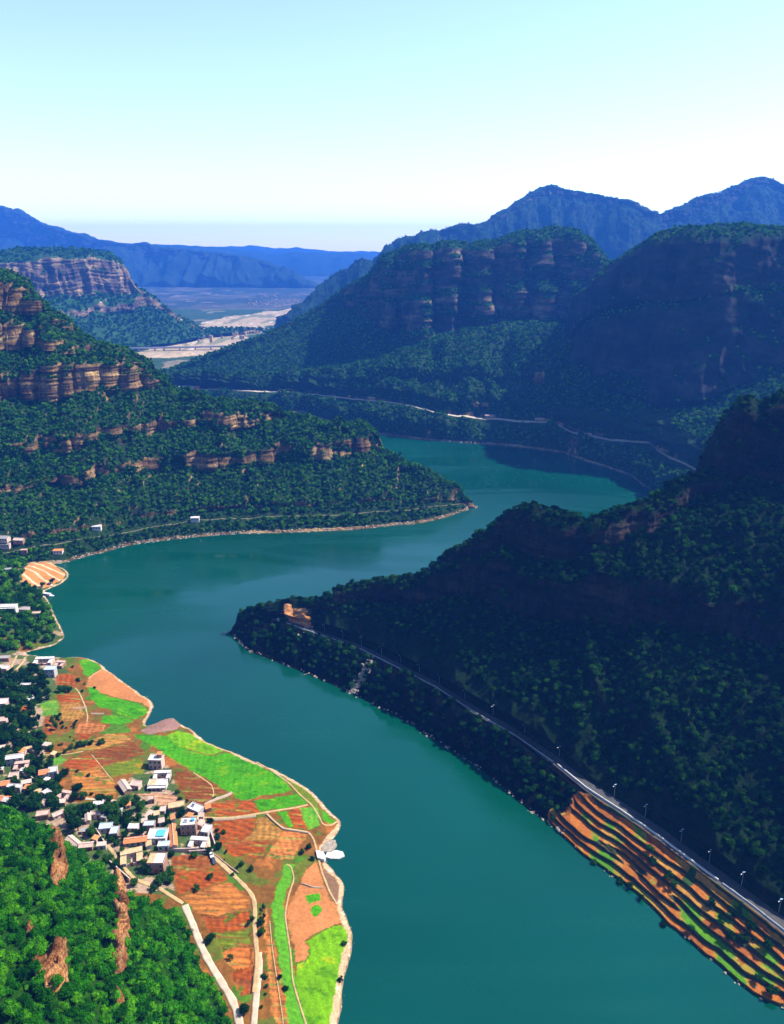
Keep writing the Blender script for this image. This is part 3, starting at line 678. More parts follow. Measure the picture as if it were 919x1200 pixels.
# distance fields on a coarse grid, looked up bilinearly
GX0, GX1, GY0, GY1, GS = -520, 60, 20, 840, 2.5
gx = np.arange(GX0, GX1+GS, GS); gy = np.arange(GY0, GY1+GS, GS); GXm, GYm = np.meshgrid(gx, gy)
def dist(poly, X, Y):
    d = np.full(X.shape, 1e9)
    for i in range(X.shape[0]):
        d[i] = np.min(np.hypot(X[i][:, None]-poly[None, :, 0], Y[i][:, None]-poly[None, :, 1]), 1)
    return d
dS = dist(SHf, GXm, GYm)*np.where(inpoly(GXm, GYm, LANDPOLY), 1, -1)
dF = dist(FTf, GXm, GYm)*np.where(inpoly(GXm, GYm, HILLPOLY), 1, -1)
def bil(A, x, y):
    u = np.clip((x-GX0)/GS, 0, A.shape[1]-1.001); v = np.clip((y-GY0)/GS, 0, A.shape[0]-1.001)
    i = v.astype(int); j = u.astype(int); a = u-j; b_ = v-i
    return (A[i, j]*(1-a)+A[i, j+1]*a)*(1-b_)+(A[i+1, j]*(1-a)+A[i+1, j+1]*a)*b_
def hland(x, y):
    x = np.asarray(x, float); y = np.asarray(y, float); d = bil(dS, x, y); dp = np.maximum(d, 0)
    h = 1.1*(1-np.exp(-dp/2.5))+8.5*(1-np.exp(-dp/55))+.055*dp*sstep(20, 120, dp)
    h = h+fbm(x/60, y/60, None, 2)*1.2*sstep(10, 60, dp)
    h = h+sstep(-230, -330, x)*sstep(8, 60, dp)*10
    return np.where(d > 0, h, np.maximum(d*.35, -7))
def hfore(x, y):
    x = np.asarray(x, float); y = np.asarray(y, float); d = bil(dF, x, y); dp = np.maximum(d, 0)
    g = fbm(x/30+5, y/55, None, 4, ridged=True)
    h = hland(x, y)-1.5+np.where(d > 0, .64*dp+5*(1-np.exp(-dp/8)), d*1.2)
    return h+g*7*sstep(4, 45, dp)+fbm(x/7, y/7, None, 3)*1.3*sstep(0, 10, dp)
def ht(x, y): return np.maximum(hland(x, y), hfore(x, y))
def hit(px, py, f=hland):
    px = np.atleast_1d(np.asarray(px, float)); py = np.atleast_1d(np.asarray(py, float))
    kx, ta = ray(px, py); lo = 60/np.maximum(ta, .05); Yl = np.full(px.shape, 60.0); Yh = H/ta
    Ys = np.linspace(0, 1, 240)[:, None]*(Yh-Yl)[None]+Yl[None]
    under = (H-Ys*ta[None]) < f(kx[None]*Ys, Ys)
    i = np.argmax(under, 0); i = np.where(under.any(0), i, 239); c = np.arange(len(px))
    a = Ys[np.maximum(i-1, 0), c]; b_ = Ys[i, c]
    for _ in range(22):
        m_ = (a+b_)/2; u_ = (H-m_*ta) < f(kx*m_, m_); b_ = np.where(u_, m_, b_); a = np.where(u_, a, m_)
    return kx*b_, b_, H-b_*ta
def hit1(px, py, f=hland):
    r = hit(px, py, f); return float(r[0][0]), float(r[1][0]), float(r[2][0])
def wp(pts):
    a = np.array(pts, float); x_, y_, _ = hit(a[:, 0], a[:, 1]); return list(zip(x_, y_))
# grid, finer towards the camera
ys = [195.0]
while ys[-1] < 800: ys.append(ys[-1]+.55+.0011*(ys[-1]-200))
ys = np.array(ys); xs = np.arange(-470, 12, .72)
X, Y = np.meshgrid(xs, ys)
Z = hland(X, Y)
# fields: (kind, colour, outline in the photograph projected on the land, terrace step)
RUST = (.30, .066, .008); BRN = (.21, .062, .012); SAL = (.45, .17, .055); GRN = (.05, .25, .001); LIME = (.13, .32, .002); OLV = (.12, .16, .008); TANF = (.34, .17, .035)
FIELDS = [
 ('meadow', GRN, [(92, 773), (106, 773), (119, 782), (103, 794), (98, 789)], 0),
 ('bare_field', SAL, [(120, 783), (103, 796), (101, 804), (122, 813), (140, 818), (160, 822), (172, 827), (177, 831), (180, 827), (177, 821), (151, 803), (135, 792)], 0),
 ('meadow', GRN, [(103, 806), (108, 804), (117, 811), (124, 816), (140, 819), (160, 824), (173, 831), (172, 836), (158, 843), (147, 839), (133, 832), (117, 829), (106, 818)], 0),
 ('meadow', GRN, [(122, 839), (135, 838), (145, 841), (156, 845), (148, 848), (138, 849), (117, 847)], 0),
 ('mud_spit', (.27, .15, .12), [(164, 856), (180, 849), (190, 843), (199, 840), (206, 842), (214, 850), (206, 855), (190, 858), (174, 861)], 0),
 ('meadow', LIME, [(195, 861), (207, 857), (222, 859), (236, 866), (250, 874), (262, 880), (250, 885), (225, 879), (205, 872)], 0),
 ('meadow', GRN, [(156, 861), (180, 862), (195, 862), (205, 872), (225, 880), (250, 886), (264, 882), (285, 888), (315, 903), (332, 911), (343, 927), (312, 932), (284, 938), (266, 927), (242, 912), (218, 899), (190, 882), (172, 870)], 0),
 ('meadow', GRN, [(296, 939), (320, 935), (349, 931), (361, 942), (335, 947), (306, 951)], .4),
 ('grass_bank', OLV, [(334, 911), (346, 917), (360, 925), (371, 936), (376, 950), (372, 953), (361, 941), (346, 927)], 0),
 ('meadow', (.1, .3, .015), [(351, 948), (371, 945), (375, 968), (360, 972)], .2),
 ('meadow', GRN, [(326, 951), (335, 951), (345, 970), (337, 970)], .3),
 ('ploughed_field', RUST, [(335, 951), (350, 948), (359, 972), (346, 970)], .3),
 ('meadow', GRN, [(375, 949), (385, 955), (394, 963), (388, 966), (379, 960)], 0),
 ('ploughed_field', RUST, [(247, 941), (270, 940), (295, 939), (306, 952), (280, 956), (258, 957), (241, 951)], .2),
 ('ploughed_field', BRN, [(205, 903), (227, 906), (245, 915), (264, 928), (252, 936), (235, 944), (221, 941), (209, 920)], .2),
 ('ploughed_field', RUST, [(250, 963), (280, 961), (300, 959), (297, 975), (285, 985), (268, 984), (254, 980)], .3),
 ('ploughed_field', TANF, [(301, 959), (316, 957), (332, 973), (324, 982), (300, 986), (287, 984), (299, 974)], .15),
 ('ploughed_field', (.45, .16, .04), [(333, 974), (362, 977), (352, 990), (343, 1006), (310, 1006), (318, 994), (326, 983)], .0),
 ('ploughed_field', RUST, [(256, 983), (285, 987), (316, 986), (308, 1005), (292, 1006), (270, 1003), (262, 994)], .25),
 ('ploughed_field', BRN, [(201, 1004), (222, 1002), (244, 1003), (250, 1013), (225, 1019), (202, 1022)], .2),
 ('ploughed_field', RUST, [(202, 1024), (226, 1021), (251, 1015), (268, 1030), (240, 1040), (210, 1048)], 0),
 ('ploughed_field', (.42, .15, .03), [(212, 1050), (241, 1042), (270, 1032), (289, 1052), (291, 1066), (255, 1072), (232, 1070)], -.2),
 ('ploughed_field', RUST, [(235, 1072), (256, 1074), (292, 1068), (293, 1086), (262, 1092), (246, 1090)], -.4),
 ('ploughed_field', OLV, [(249, 1092), (264, 1094), (293, 1088), (294, 1105), (266, 1110), (256, 1106)], -.5),
 ('ploughed_field', (.42, .13, .025), [(258, 1108), (267, 1112), (294, 1107), (295, 1130), (278, 1136), (266, 1128)], -.7),
 ('ploughed_field', RUST, [(272, 1138), (296, 1132), (296, 1165), (281, 1167)], -.8),
 ('green_strip', (.09, .3, .012), [(334, 1013), (346, 1013), (341, 1030), (336, 1044), (333, 1062), (335, 1085), (341, 1120), (349, 1165), (362, 1205), (338, 1205), (331, 1150), (325, 1110), (319, 1068), (321, 1048), (329, 1030)], 0),
 ('bare_field', SAL, [(345, 1052), (350, 1040), (360, 1018), (370, 1010), (377, 1030), (385, 1050), (398, 1066), (405, 1078), (392, 1084), (371, 1092), (358, 1102), (362, 1112), (360, 1126), (347, 1127), (343, 1105), (338, 1085), (337, 1064)], 0),
 ('meadow', LIME, [(349, 1130), (361, 1128), (364, 1112), (360, 1104), (373, 1094), (394, 1085), (408, 1088), (411, 1098), (408, 1114), (401, 1136), (398, 1165), (392, 1200), (388, 1240), (365, 1240), (354, 1180), (346, 1150)], .2),
 ('meadow', GRN, [(357, 1051), (368, 1047), (375, 1048), (377, 1054), (363, 1059)], .0),
 ('meadow', GRN, [(366, 1062), (373, 1061), (378, 1066), (371, 1075), (365, 1072)], .0),
 ('ploughed_field', (.5, .17, .04), [(312, 1062), (316, 1092), (320, 1130), (327, 1170), (332, 1210), (324, 1210), (318, 1170), (313, 1120), (309, 1085)], -.1),
 ('ploughed_field', (.42, .13, .03), [(319, 1092), (325, 1120), (331, 1150), (337, 1190), (341, 1215), (334, 1215), (328, 1168), (322, 1130)], .2),
 ('wet_bank', (.2, .11, .06), [(379, 1012), (388, 1020), (398, 1032), (402, 1044), (400, 1056), (398, 1062), (388, 1052), (380, 1030)], 0),
 ('ploughed_field', BRN, [(108, 883), (130, 875), (155, 869), (172, 883), (150, 889), (135, 893), (118, 898)], .3),
 ('ploughed_field', RUST, [(73, 893), (90, 888), (106, 884), (116, 897), (100, 901), (80, 903)], .2),
 ('ploughed_field', (.38, .15, .03), [(80, 905), (116, 899), (122, 906), (134, 918), (137, 935), (118, 936), (100, 934), (90, 920)], .1),
 ('meadow', OLV, [(120, 899), (136, 894), (165, 889), (172, 900), (166, 908), (150, 906), (132, 911)], .2),
 ('ploughed_field', TANF, [(64, 882), (84, 876), (106, 868), (128, 860), (148, 862), (152, 868), (130, 874), (108, 880)], .4),
 ('ploughed_field', RUST, [(83, 863), (100, 858), (110, 863), (92, 870)], .4),
 ('ploughed_field', (.4, .14, .04), [(92, 848), (105, 846), (115, 850), (124, 850), (122, 856), (104, 860), (86, 860)], .3),
 ('ploughed_field', RUST, [(67, 791), (76, 789), (87, 792), (88, 805), (78, 804), (65, 802)], .3),
 ('ploughed_field', RUST, [(64, 815), (80, 812), (92, 813), (93, 822), (70, 824)], .3),
 ('ploughed_field', TANF, [(70, 826), (93, 824), (99, 836), (90, 846), (72, 844)], .2),
 ('ploughed_field', RUST, [(52, 843), (63, 842), (65, 860), (56, 862), (50, 860)], .3),
 ('ploughed_field', RUST, [(25, 828), (37, 827), (39, 838), (24, 838)], .3),
 ('meadow', (.09, .24, .02), [(48, 824), (62, 820), (68, 822), (68, 838), (50, 839)], .1),
 ('meadow', (.09, .24, .02), [(56, 889), (72, 886), (80, 891), (70, 896), (57, 897)], .1),
 ('terraced_field', (.5, .2, .06), [(36, 656), (44, 653), (60, 660), (70, 668), (77, 672), (74, 679), (60, 687), (48, 689), (32, 686), (26, 680)], 0),
 ('ploughed_field', (.46, .24, .14), [(150, 930), (200, 930), (208, 934), (206, 942), (186, 944), (183, 934)], 0),
]
ids = np.full(X.shape, -1)
wx = X+fbm(X/6, Y/6, None, 4)*1.7; wy = Y+fbm(X/6+9, Y/6, None, 4)*1.7
for k, (nm, c, pts, st) in enumerate(FIELDS):
    w_ = wp(pts); a = np.array(w_)
    b0 = (X > a[:, 0].min()-3) & (X < a[:, 0].max()+3) & (Y > a[:, 1].min()-3) & (Y < a[:, 1].max()+3)
    r_, c_ = np.where(b0); 
    if not len(r_): continue
    sl = (slice(r_.min(), r_.max()+1), slice(c_.min(), c_.max()+1))
    m_ = inpoly(wx[sl], wy[sl], w_); ids[sl][m_] = k; Z[sl] += m_*st
colr = np.zeros(X.shape+(3,))
dSs = bil(dS, X, Y)
nz1 = fbm(X/14, Y/14, None, 4); nz2 = fbm(X/40+5, Y/40, None, 3)
colr[:] = (.19, .08, .014)
colr[nz1 > .1] = (.10, .12, .012); colr[nz1 < -.25] = (.32, .11, .022); colr[nz2 > .25] = (.06, .15, .008)
vil = inpoly(X, Y, wp([(-200, 750), (20, 762), (70, 768), (84, 800), (60, 815), (50, 850), (56, 900), (80, 940), (130, 945), (150, 915), (175, 885), (200, 900), (212, 940), (250, 970), (262, 1000), (245, 1003), (200, 1003), (205, 1050), (150, 1045), (0, 950), (-200, 950)]))
vg = vil & (nz1 > -.1); colr[vil] = (.36, .25, .17); colr[vg] = (.06, .1, .025)
farl = Y > 545; colr[farl] = (.05, .085, .02); colr[farl & (nz1 > .25)] = (.3, .2, .12)
for k, (nm, c, pts, st) in enumerate(FIELDS): colr[ids == k] = c
# furrow-like strips of stubble inside the ploughed land
pk = np.isin(ids, [k for k, f_ in enumerate(FIELDS) if f_[0] == 'ploughed_field'])
strip = fbm(X/30, Y/2.6, None, 2); colr[pk & (strip > .3)] = (.24, .2, .04); 
strip2 = fbm(X/25+50, Y/1.7, None, 2); colr[pk & (strip2 > .34)] = (.22, .08, .025)
mk = np.isin(ids, [k for k, f_ in enumerate(FIELDS) if f_[0] == 'meadow'])
gp = fbm(X/12, Y/7, None, 4)
colr[mk & (gp > .22)] *= np.array([2.1, 1.12, 1.5]); colr[mk & (gp < -.25)] *= np.array([.6, .72, 1])
# crop rows, each field with its own direction and spacing
for k, (nm, c, pts, st) in enumerate(FIELDS):
    if nm not in ('ploughed_field', 'meadow', 'green_strip'): continue
    m_ = ids == k; r_ = np.random.default_rng(k); th = r_.choice([.1, -.15, 1.45, 1.2, .35]); pr = r_.uniform(2.8, 4.2)
    w_ = np.sin(6.283*(X[m_]*math.sin(th)+Y[m_]*math.cos(th))/pr+fbm(X[m_]/9, Y[m_]/9, None, 2)*1.5)
    g_ = 1+w_*(.2 if nm == 'ploughed_field' else .1)+fbm(X[m_]/3, Y[m_]/3, None, 3)*.25
    colr[m_] *= g_[:, None]
    if nm == 'ploughed_field':
        q_ = fbm(X[m_]/6+k, Y[m_]/6, None, 4) > .3; cc = colr[m_]; cc[q_] = (.11, .13, .012); colr[m_] = cc
# terraced field of the little cape: pale risers
tk = ids == [k for k, f_ in enumerate(FIELDS) if f_[0] == 'terraced_field'][0]
tx = (X*.55+Y*.83)/9.5+fbm(X/30, Y/30)*.25; colr[tk & ((tx % 1) < .2)] = (.62, .5, .32); Z += tk*(np.floor(tx)-np.floor(tx[tk].mean()))*.35
# shore belt
belt = 1.6+2.6*fbm(X/12, Y/12, None, 3)+1.2*sstep(560, 250, Y)
sb = (dSs < belt) & (ids != 4)
colr[sb] = (.52, .34, .2); colr[(dSs < .5)] = (.2, .15, .09)
colr[sb & (fbm(X/3, Y/3, None, 2) > .3)] = (.62, .52, .4)
Z += fbm(X/2.2, Y/2.2, None, 2)*.09
rockz = np.zeros(X.size)
Fq = quads(*X.shape)
keepm = (dSs.reshape(-1)[Fq] > -14).all(1) & (bil(dF, X, Y).reshape(-1)[Fq] < 14).all(1)
VV = np.stack([X.ravel(), Y.ravel(), Z.ravel()], 1); at = {'Col': colr.reshape(-1, 3)}
idf = ids.ravel()[Fq[:, 0]]
submesh('farmland', VV, Fq, keepm & (idf < 0), at, M_ground, kind='structure')
for k, (nm, c, pts, st) in enumerate(FIELDS):
    submesh(nm, VV, Fq, keepm & (idf == k), at, M_grass if nm in ('meadow', 'grass_bank', 'green_strip') else (M_rows if nm == 'ploughed_field' else M_terr), kind='structure')
# coarser land beyond the frame on the left
# ---- foreground hill -------------------------------------------------------------------
gxs = np.arange(-420, 60, .8); gys = np.arange(60, 400, .8); X, Y = np.meshgrid(gxs, gys); Z = hfore(X, Y)
ROCKS = [([(62, 966), (70, 968), (73, 984), (78, 1004), (81, 1018), (76, 1040), (68, 1040), (58, 1040), (60, 1015), (56, 998), (63, 990)], 1),
         ([(48, 985), (53, 978), (54, 992), (50, 1000)], 1), ([(49, 1030), (53, 1028), (53, 1044), (49, 1046)], 1),
         ([(137, 1030), (146, 1034), (150, 1050), (154, 1075), (152, 1100), (150, 1128), (143, 1150), (136, 1140), (132, 1110), (138, 1090), (130, 1062)], 1),
         ([(70, 1075), (73, 1078), (76, 1100), (80, 1115), (75, 1118), (68, 1100)], 1),
         ([(60, 1118), (72, 1112), (80, 1130), (78, 1155), (68, 1175), (52, 1178), (50, 1150), (40, 1148), (45, 1135)], 1),
         ([(136, 1160), (146, 1172), (152, 1196), (146, 1202), (138, 1186)], 1),
         ([(30, 1090), (48, 1092), (49, 1100), (34, 1100)], 1)]
rk = np.zeros(X.shape)
for pts, _ in ROCKS:
    a = np.array(pts, float); x_, y_, _z = hit(a[:, 0], a[:, 1], hfore); poly = list(zip(x_, y_))
    m_ = inpoly(X+fbm(X/4, Y/4, None, 2)*1.5, Y+fbm(X/4+4, Y/4, None, 2)*1.5, poly); rk[m_] = 1
rk *= sstep(-.55, -.35, fbm(X/3.8, Y/6, None, 4))
rs = rk.copy()
for _ in range(2): rs = (rs+np.roll(rs, 1, 0)+np.roll(rs, -1, 0)+np.roll(rs, 1, 1)+np.roll(rs, -1, 1))/5
lum = fbm(X/2.6, Y/7, None, 4, ridged=True)
Z += rs*(2.4+lum*4.6+4.0*sstep(0, .25, perlin(X/6, Y/9)))+rk*fbm(X/1.7, Y/1.7, None, 2)*.8; X = X+rs*fbm(X/4, Y/6+3, None, 3)*2.2
P = np.stack([X, Y, Z], 2)
DF = dict(P=P, seg=np.array(['x']*P.shape[0]), rock=np.maximum(rs, 0)*.72, flat=np.zeros(X.shape))
Fq = quads(*X.shape); km = (bil(dF, X, Y).reshape(-1)[Fq] > -3).all(1)
submesh('foreground_hill', P.reshape(-1, 3), Fq, km, {'Col': np.ones((X.size, 3)), 'rock': np.clip(rs*1.3, 0, 1).ravel()}, M_fore, kind='structure')

# ================================================================== roads and paths on the lowland
def resample(p, step):
    p = np.array(p, float); d = np.r_[0, np.cumsum(np.hypot(*np.diff(p[:, :2], axis=0).T))]
    s = np.linspace(0, d[-1], max(2, int(d[-1]/step)+1)); return np.stack([np.interp(s, d, p[:, i]) for i in range(p.shape[1])], 1)
PATHS = []
def ribbon(name, pts, width, m, h=.2, f=hland, wob=.45, kind='structure', px=True):
    w_ = wp(pts) if px else pts
    c = resample(w_, 1.2); k_ = 3 if len(c) > 8 else 1
    c = np.stack([smooth(c[:, 0], k_), smooth(c[:, 1], k_)], 1)
    t_ = np.gradient(c, axis=0); t_ /= np.linalg.norm(t_, axis=1)[:, None]+1e-9; n_ = np.stack([-t_[:, 1], t_[:, 0]], 1)
    wd = width*.8*(1+wob*fbm(c[:, 0]/4, c[:, 1]/4, None, 2))[:, None]/2
    offs = [-1, -1, -.5, 0, .5, 1, 1]; rows = []
    zc = f(c[:, 0], c[:, 1]); 
    z0 = np.maximum.reduce([f(*(c+n_*wd*o).T) for o in (-1, 0, 1)]); z0 = smooth(z0, 2)+h
    for i, o in enumerate(offs):
        q = c+n_*wd*o; rows.append(np.stack([q[:, 0], q[:, 1], z0-(1.0 if i in (0, 6) else 0)], 1))
    P_ = np.array(rows); me = mesh_np(name, P_.reshape(-1, 3), quads(*P_.shape[:2]), smooth_=False)
    o = link(name, me, m); tag(o, kind=kind); PATHS.append(c); return c, z0
ribbon('road', [(216, 1060), (220, 1070), (226, 1083), (232, 1100), (241, 1120), (253, 1141), (265, 1160), (274, 1175), (281, 1200), (290, 1240), (300, 1300)], 3.8, M_conc)
ribbon('path', [(240, 985), (244, 994), (252, 1006), (262, 1015), (276, 1028), (290, 1042), (297, 1052), (299, 1066), (298, 1085), (300, 1105), (302, 1125), (300, 1150), (298, 1165)], 2.6, M_dirt)
ribbon('path', [(304, 1115), (304, 1135), (301, 1160), (299, 1185), (296, 1215), (292, 1260)], 3.4, M_conc)
ribbon('path', [(236, 958), (252, 959), (275, 958), (300, 954), (312, 952), (330, 949), (345, 947), (362, 943)], 1.5, M_dirt)
ribbon('path', [(312, 953), (320, 961), (330, 970), (345, 973), (362, 975), (368, 984), (372, 1000), (377, 1022), (386, 1045), (396, 1062)], 1.3, M_dirt)
ribbon('path', [(300, 893), (325, 908), (340, 919), (352, 932), (366, 944), (374, 957), (378, 967), (388, 968), (397, 962)], 1.1, M_dirt)
ribbon('path', [(226, 905), (238, 913), (248, 920), (251, 930), (248, 938)], .9, M_dirt)
ribbon('path', [(335, 1013), (341, 1014), (345, 1030), (338, 1050), (334, 1072), (338, 1100), (341, 1120), (343, 1150), (352, 1180), (362, 1210)], .9, M_dirt)
ribbon('path', [(99, 936), (110, 937), (125, 938), (138, 939)], 1.8, M_conc)
ribbon('path', [(107, 884), (118, 897), (128, 910), (134, 916)], .7, M_dirt)
ribbon('path', [(103, 796), (110, 790), (119, 785)], .9, M_dirt)
ribbon('path', [(12, 786), (15, 776), (20, 768)], 2.2, M_dirt)
ribbon('path', [(18, 786), (25, 778), (30, 770)], 2.4, M_dirt)
ribbon('path', [(236, 957), (240, 968), (243, 980), (245, 994)], 2.4, M_conc)
ribbon('path', [(125, 990), (136, 1004), (146, 1018), (157, 1030), (172, 1036), (185, 1040), (200, 1050), (216, 1060)], 2.2, M_dirt)
ribbon('path', [(88, 806), (93, 812), (100, 828), (103, 840), (101, 850)], 1.2, M_dirt)
ribbon('path', [(316, 1078), (319, 1110), (325, 1150), (331, 1190), (334, 1220)], .6, M_dirt)
ribbon('path', [(33, 880), (50, 885), (80, 884), (106, 879), (128, 871), (150, 866)], .7, M_dirt)

# stone field walls
M_stone = plain('field_stone', (.4, .3, .22), .95, .45, 2.5, bump=.6)
def wall_run(label, pts, h=.8, w=.5):
    c = resample(wp(pts), 1.0); z = hland(c[:, 0], c[:, 1]); t_ = np.gradient(c, axis=0); t_ /= np.linalg.norm(t_, axis=1)[:, None]+1e-9
    n_ = np.stack([-t_[:, 1], t_[:, 0]], 1); hh = h*(1+.25*perlin(c[:, 0]*.9, c[:, 1]*.9))
    R = []
    for o, top in ((-1, 0), (-.8, 1), (.8, 1), (1, 0)):
        q = c+n_*w/2*o; R.append(np.stack([q[:, 0], q[:, 1], z+(hh if top else -.5)], 1))
    P_ = np.array(R); me = mesh_np('stone_wall', P_.reshape(-1, 3), quads(*P_.shape[:2]), smooth_=False)
    o = link('stone_wall', me, M_stone); tag(o, label, 'wall')
wall_run('thin dark stone wall along the lower edge of the rust field, right of the village street', [(248, 962), (270, 961), (300, 957)], 1.0)
wall_run('low stone wall bending beside the olive field above the white concrete ramp', [(312, 955), (320, 963), (331, 972), (362, 977)], .9)
wall_run('low stone wall of the rubble knoll between the village and the large green meadow', [(240, 944), (252, 938), (264, 934), (272, 930)], 1.3, 1.2)
wall_run('short dark field wall below the tip of the small cape', [(86, 831), (102, 830)], 1.1)
wall_run('short dark field wall beside the path to the shore', [(107, 837), (122, 837)], 1.0)
wall_run('stone wall along the upper edge of the long dirt path', [(252, 1002), (264, 1012), (280, 1024)], .8)
wall_run('low stone wall between the bare salmon fields near the water', [(354, 1036), (366, 1040), (378, 1041)], .7)
# ================================================================== boxes into meshes
class MB:
    def __init__(s): s.v = []; s.f = []; s.m = []
    def quadp(s, pts, m=0):
        k = len(s.v); s.v += [tuple(p) for p in pts]; s.f.append(tuple(range(k, k+len(pts)))); s.m.append(m)
    def box(s, x0, x1, y0, y1, z0, z1, m=0, mt=None):
        k = len(s.v); s.v += [(x, y, z) for z in (z0, z1) for y in (y0, y1) for x in (x0, x1)]
        fs = [(0, 2, 3, 1), (4, 5, 7, 6), (0, 1, 5, 4), (2, 6, 7, 3), (0, 4, 6, 2), (1, 3, 7, 5)]
        for i, f in enumerate(fs): s.f.append(tuple(k+q for q in f)); s.m.append(mt if (mt is not None and i == 1) else m)
        return s
    def cyl(s, p0, p1, r0, r1, n=8, m=0, caps=True):
        p0, p1 = Vector(p0), Vector(p1); d = (p1-p0).normalized(); a = d.orthogonal().normalized(); b_ = d.cross(a); k = len(s.v)
        for p, r in ((p0, r0), (p1, r1)):
            for i in range(n):
                t_ = 2*math.pi*i/n; s.v.append(tuple(p+a*math.cos(t_)*r+b_*math.sin(t_)*r))
        for i in range(n): j = (i+1) % n; s.f.append((k+i, k+j, k+n+j, k+n+i)); s.m.append(m)
        if caps: s.f.append(tuple(k+i for i in reversed(range(n)))); s.m.append(m); s.f.append(tuple(k+n+i for i in range(n))); s.m.append(m)
        return s
    def mesh(s, name, mats):
        me = bpy.data.meshes.new(name); me.from_pydata(s.v, [], s.f)
        for m in (mats if isinstance(mats, (list, tuple)) else [mats]): me.materials.append(m)
        for p, i in zip(me.polygons, s.m): p.material_index = i
        me.update(); return me
    def build(s, name, mats, parent=None, loc=(0, 0, 0), rz=0):
        o = bpy.data.objects.new(name, s.mesh(name, mats)); COL.objects.link(o); o.location = loc; o.rotation_euler = (0, 0, rz)
        if parent: o.parent = parent
        return o
M_white = plain('whitewash', (.6, .57, .54), .8, .3, 1.0)
M_pink = plain('pinkish_render', (.62, .45, .38), .85, .25, 1.0)
M_brick = plain('brown_brick', (.34, .19, .13), .9, .35, 2.5)
M_grey = plain('grey_render', (.45, .43, .42), .9, .25, 1.5)
M_slabw = plain('pale_roof_screed', (.58, .55, .55), .8, .42, .55)
M_slabp = plain('pink_roof_screed', (.5, .34, .28), .85, .35, .8)
M_para = plain('parapet_concrete', (.42, .43, .46), .85, .3, .4, vec=None)
M_slabt = plain('tan_roof_screed', (.5, .36, .2), .85, .35, .8)
M_blue = plain('blue_sheet_roof', (.09, .42, .75), .45, .15, .5)
M_lblue = plain('pale_blue_sheet_roof', (.42, .62, .82), .5, .15, .5)
M_orange = plain('orange_tile', (.62, .22, .08), .85, .35, 2.2)
M_tilep = plain('weathered_pale_tile', (.52, .4, .34), .9, .35, 2.2)
M_tileg = plain('grey_tile', (.3, .28, .28), .9, .3, 2.0)
M_glass, t, b = mat('dark_window_glass', .15, .5); b.inputs['Base Color'].default_value = (.03, .045, .06, 1)
M_frame = plain('window_frame_paint', (.6, .58, .55), .6, .1, 2)
M_door = plain('door_paint', (.2, .06, .04), .6, .2, 3)
M_blk = plain('black_rubber', (.02, .02, .02), .9, .1, 3)
M_metal = plain('galvanised_steel', (.55, .57, .6), .4, .1, 3, spec=.5, metal=.6)
WALLM = dict(w=M_white, p=M_pink, b=M_brick, g=M_grey)
ROOFM = dict(white=M_slabw, pink=M_slabp, tan=M_slabt, blue=M_blue, lblue=M_lblue, orange=M_orange, tile=M_tilep, grey=M_tileg)
TREECLEAR = []      # house footprints
def wall_with(root, w, d, h, wm, st, front=(1,), nwin=None, seed=0):
    """box walls, windows (frame and pane) and a door on the side facing the camera, fewer on the right side"""
    mb = MB(); mb.box(-w/2, w/2, -d/2, d/2, -1.8, h); mb.build('wall', wm, root)
    fh = h/st; r_ = random.Random(seed)
    for s in range(st):
        n = nwin or max(2, int(w/2.6)); z0 = s*fh+fh*.34; z1 = s*fh+fh*.8
        for i in range(n):
            x = -w/2+w*(i+.5)/n
            if s == 0 and i == n//2:
                MB().box(x-.55, x+.55, -d/2-.06, -d/2+.05, 0, fh*.76).build('door', M_door, root); continue
            fr = MB().box(x-.68, x+.68, -d/2-.06, -d/2+.03, z0-.08, z1+.08).build('window', M_frame, root)
            MB().box(x-.56, x+.56, -d/2-.085, -d/2+.02, z0, z1).build('pane', M_glass, fr)
        for y in ((-d/4, d/4) if d > 5.5 else (0,)):
            fr = MB().box(-w/2-.05, -w/2+.03, y-.5, y+.5, z0-.06, z1+.06).build('window', M_frame, root)
            MB().box(-w/2-.075, -w/2+.02, y-.4, y+.4, z0, z1).build('pane', M_glass, fr)
def parapet(root, w, d, h, ph, rm, wm):
    s = MB().box(-w/2-.25, w/2+.25, -d/2-.25, d/2+.25, h, h+.16); s.build('roof', rm, root)
    p = MB(); e = .22; z0 = h+.16; z1 = z0+ph
    p.box(-w/2-.2, w/2+.2, -d/2-.2, -d/2-.2+e, z0, z1); p.box(-w/2-.2, w/2+.2, d/2+.2-e, d/2+.2, z0, z1)
    p.box(-w/2-.2, -w/2-.2+e, -d/2-.2+e, d/2+.2-e, z0, z1); p.box(w/2+.2-e, w/2+.2, -d/2-.2+e, d/2+.2-e, z0, z1)
    p.build('parapet', wm, root)
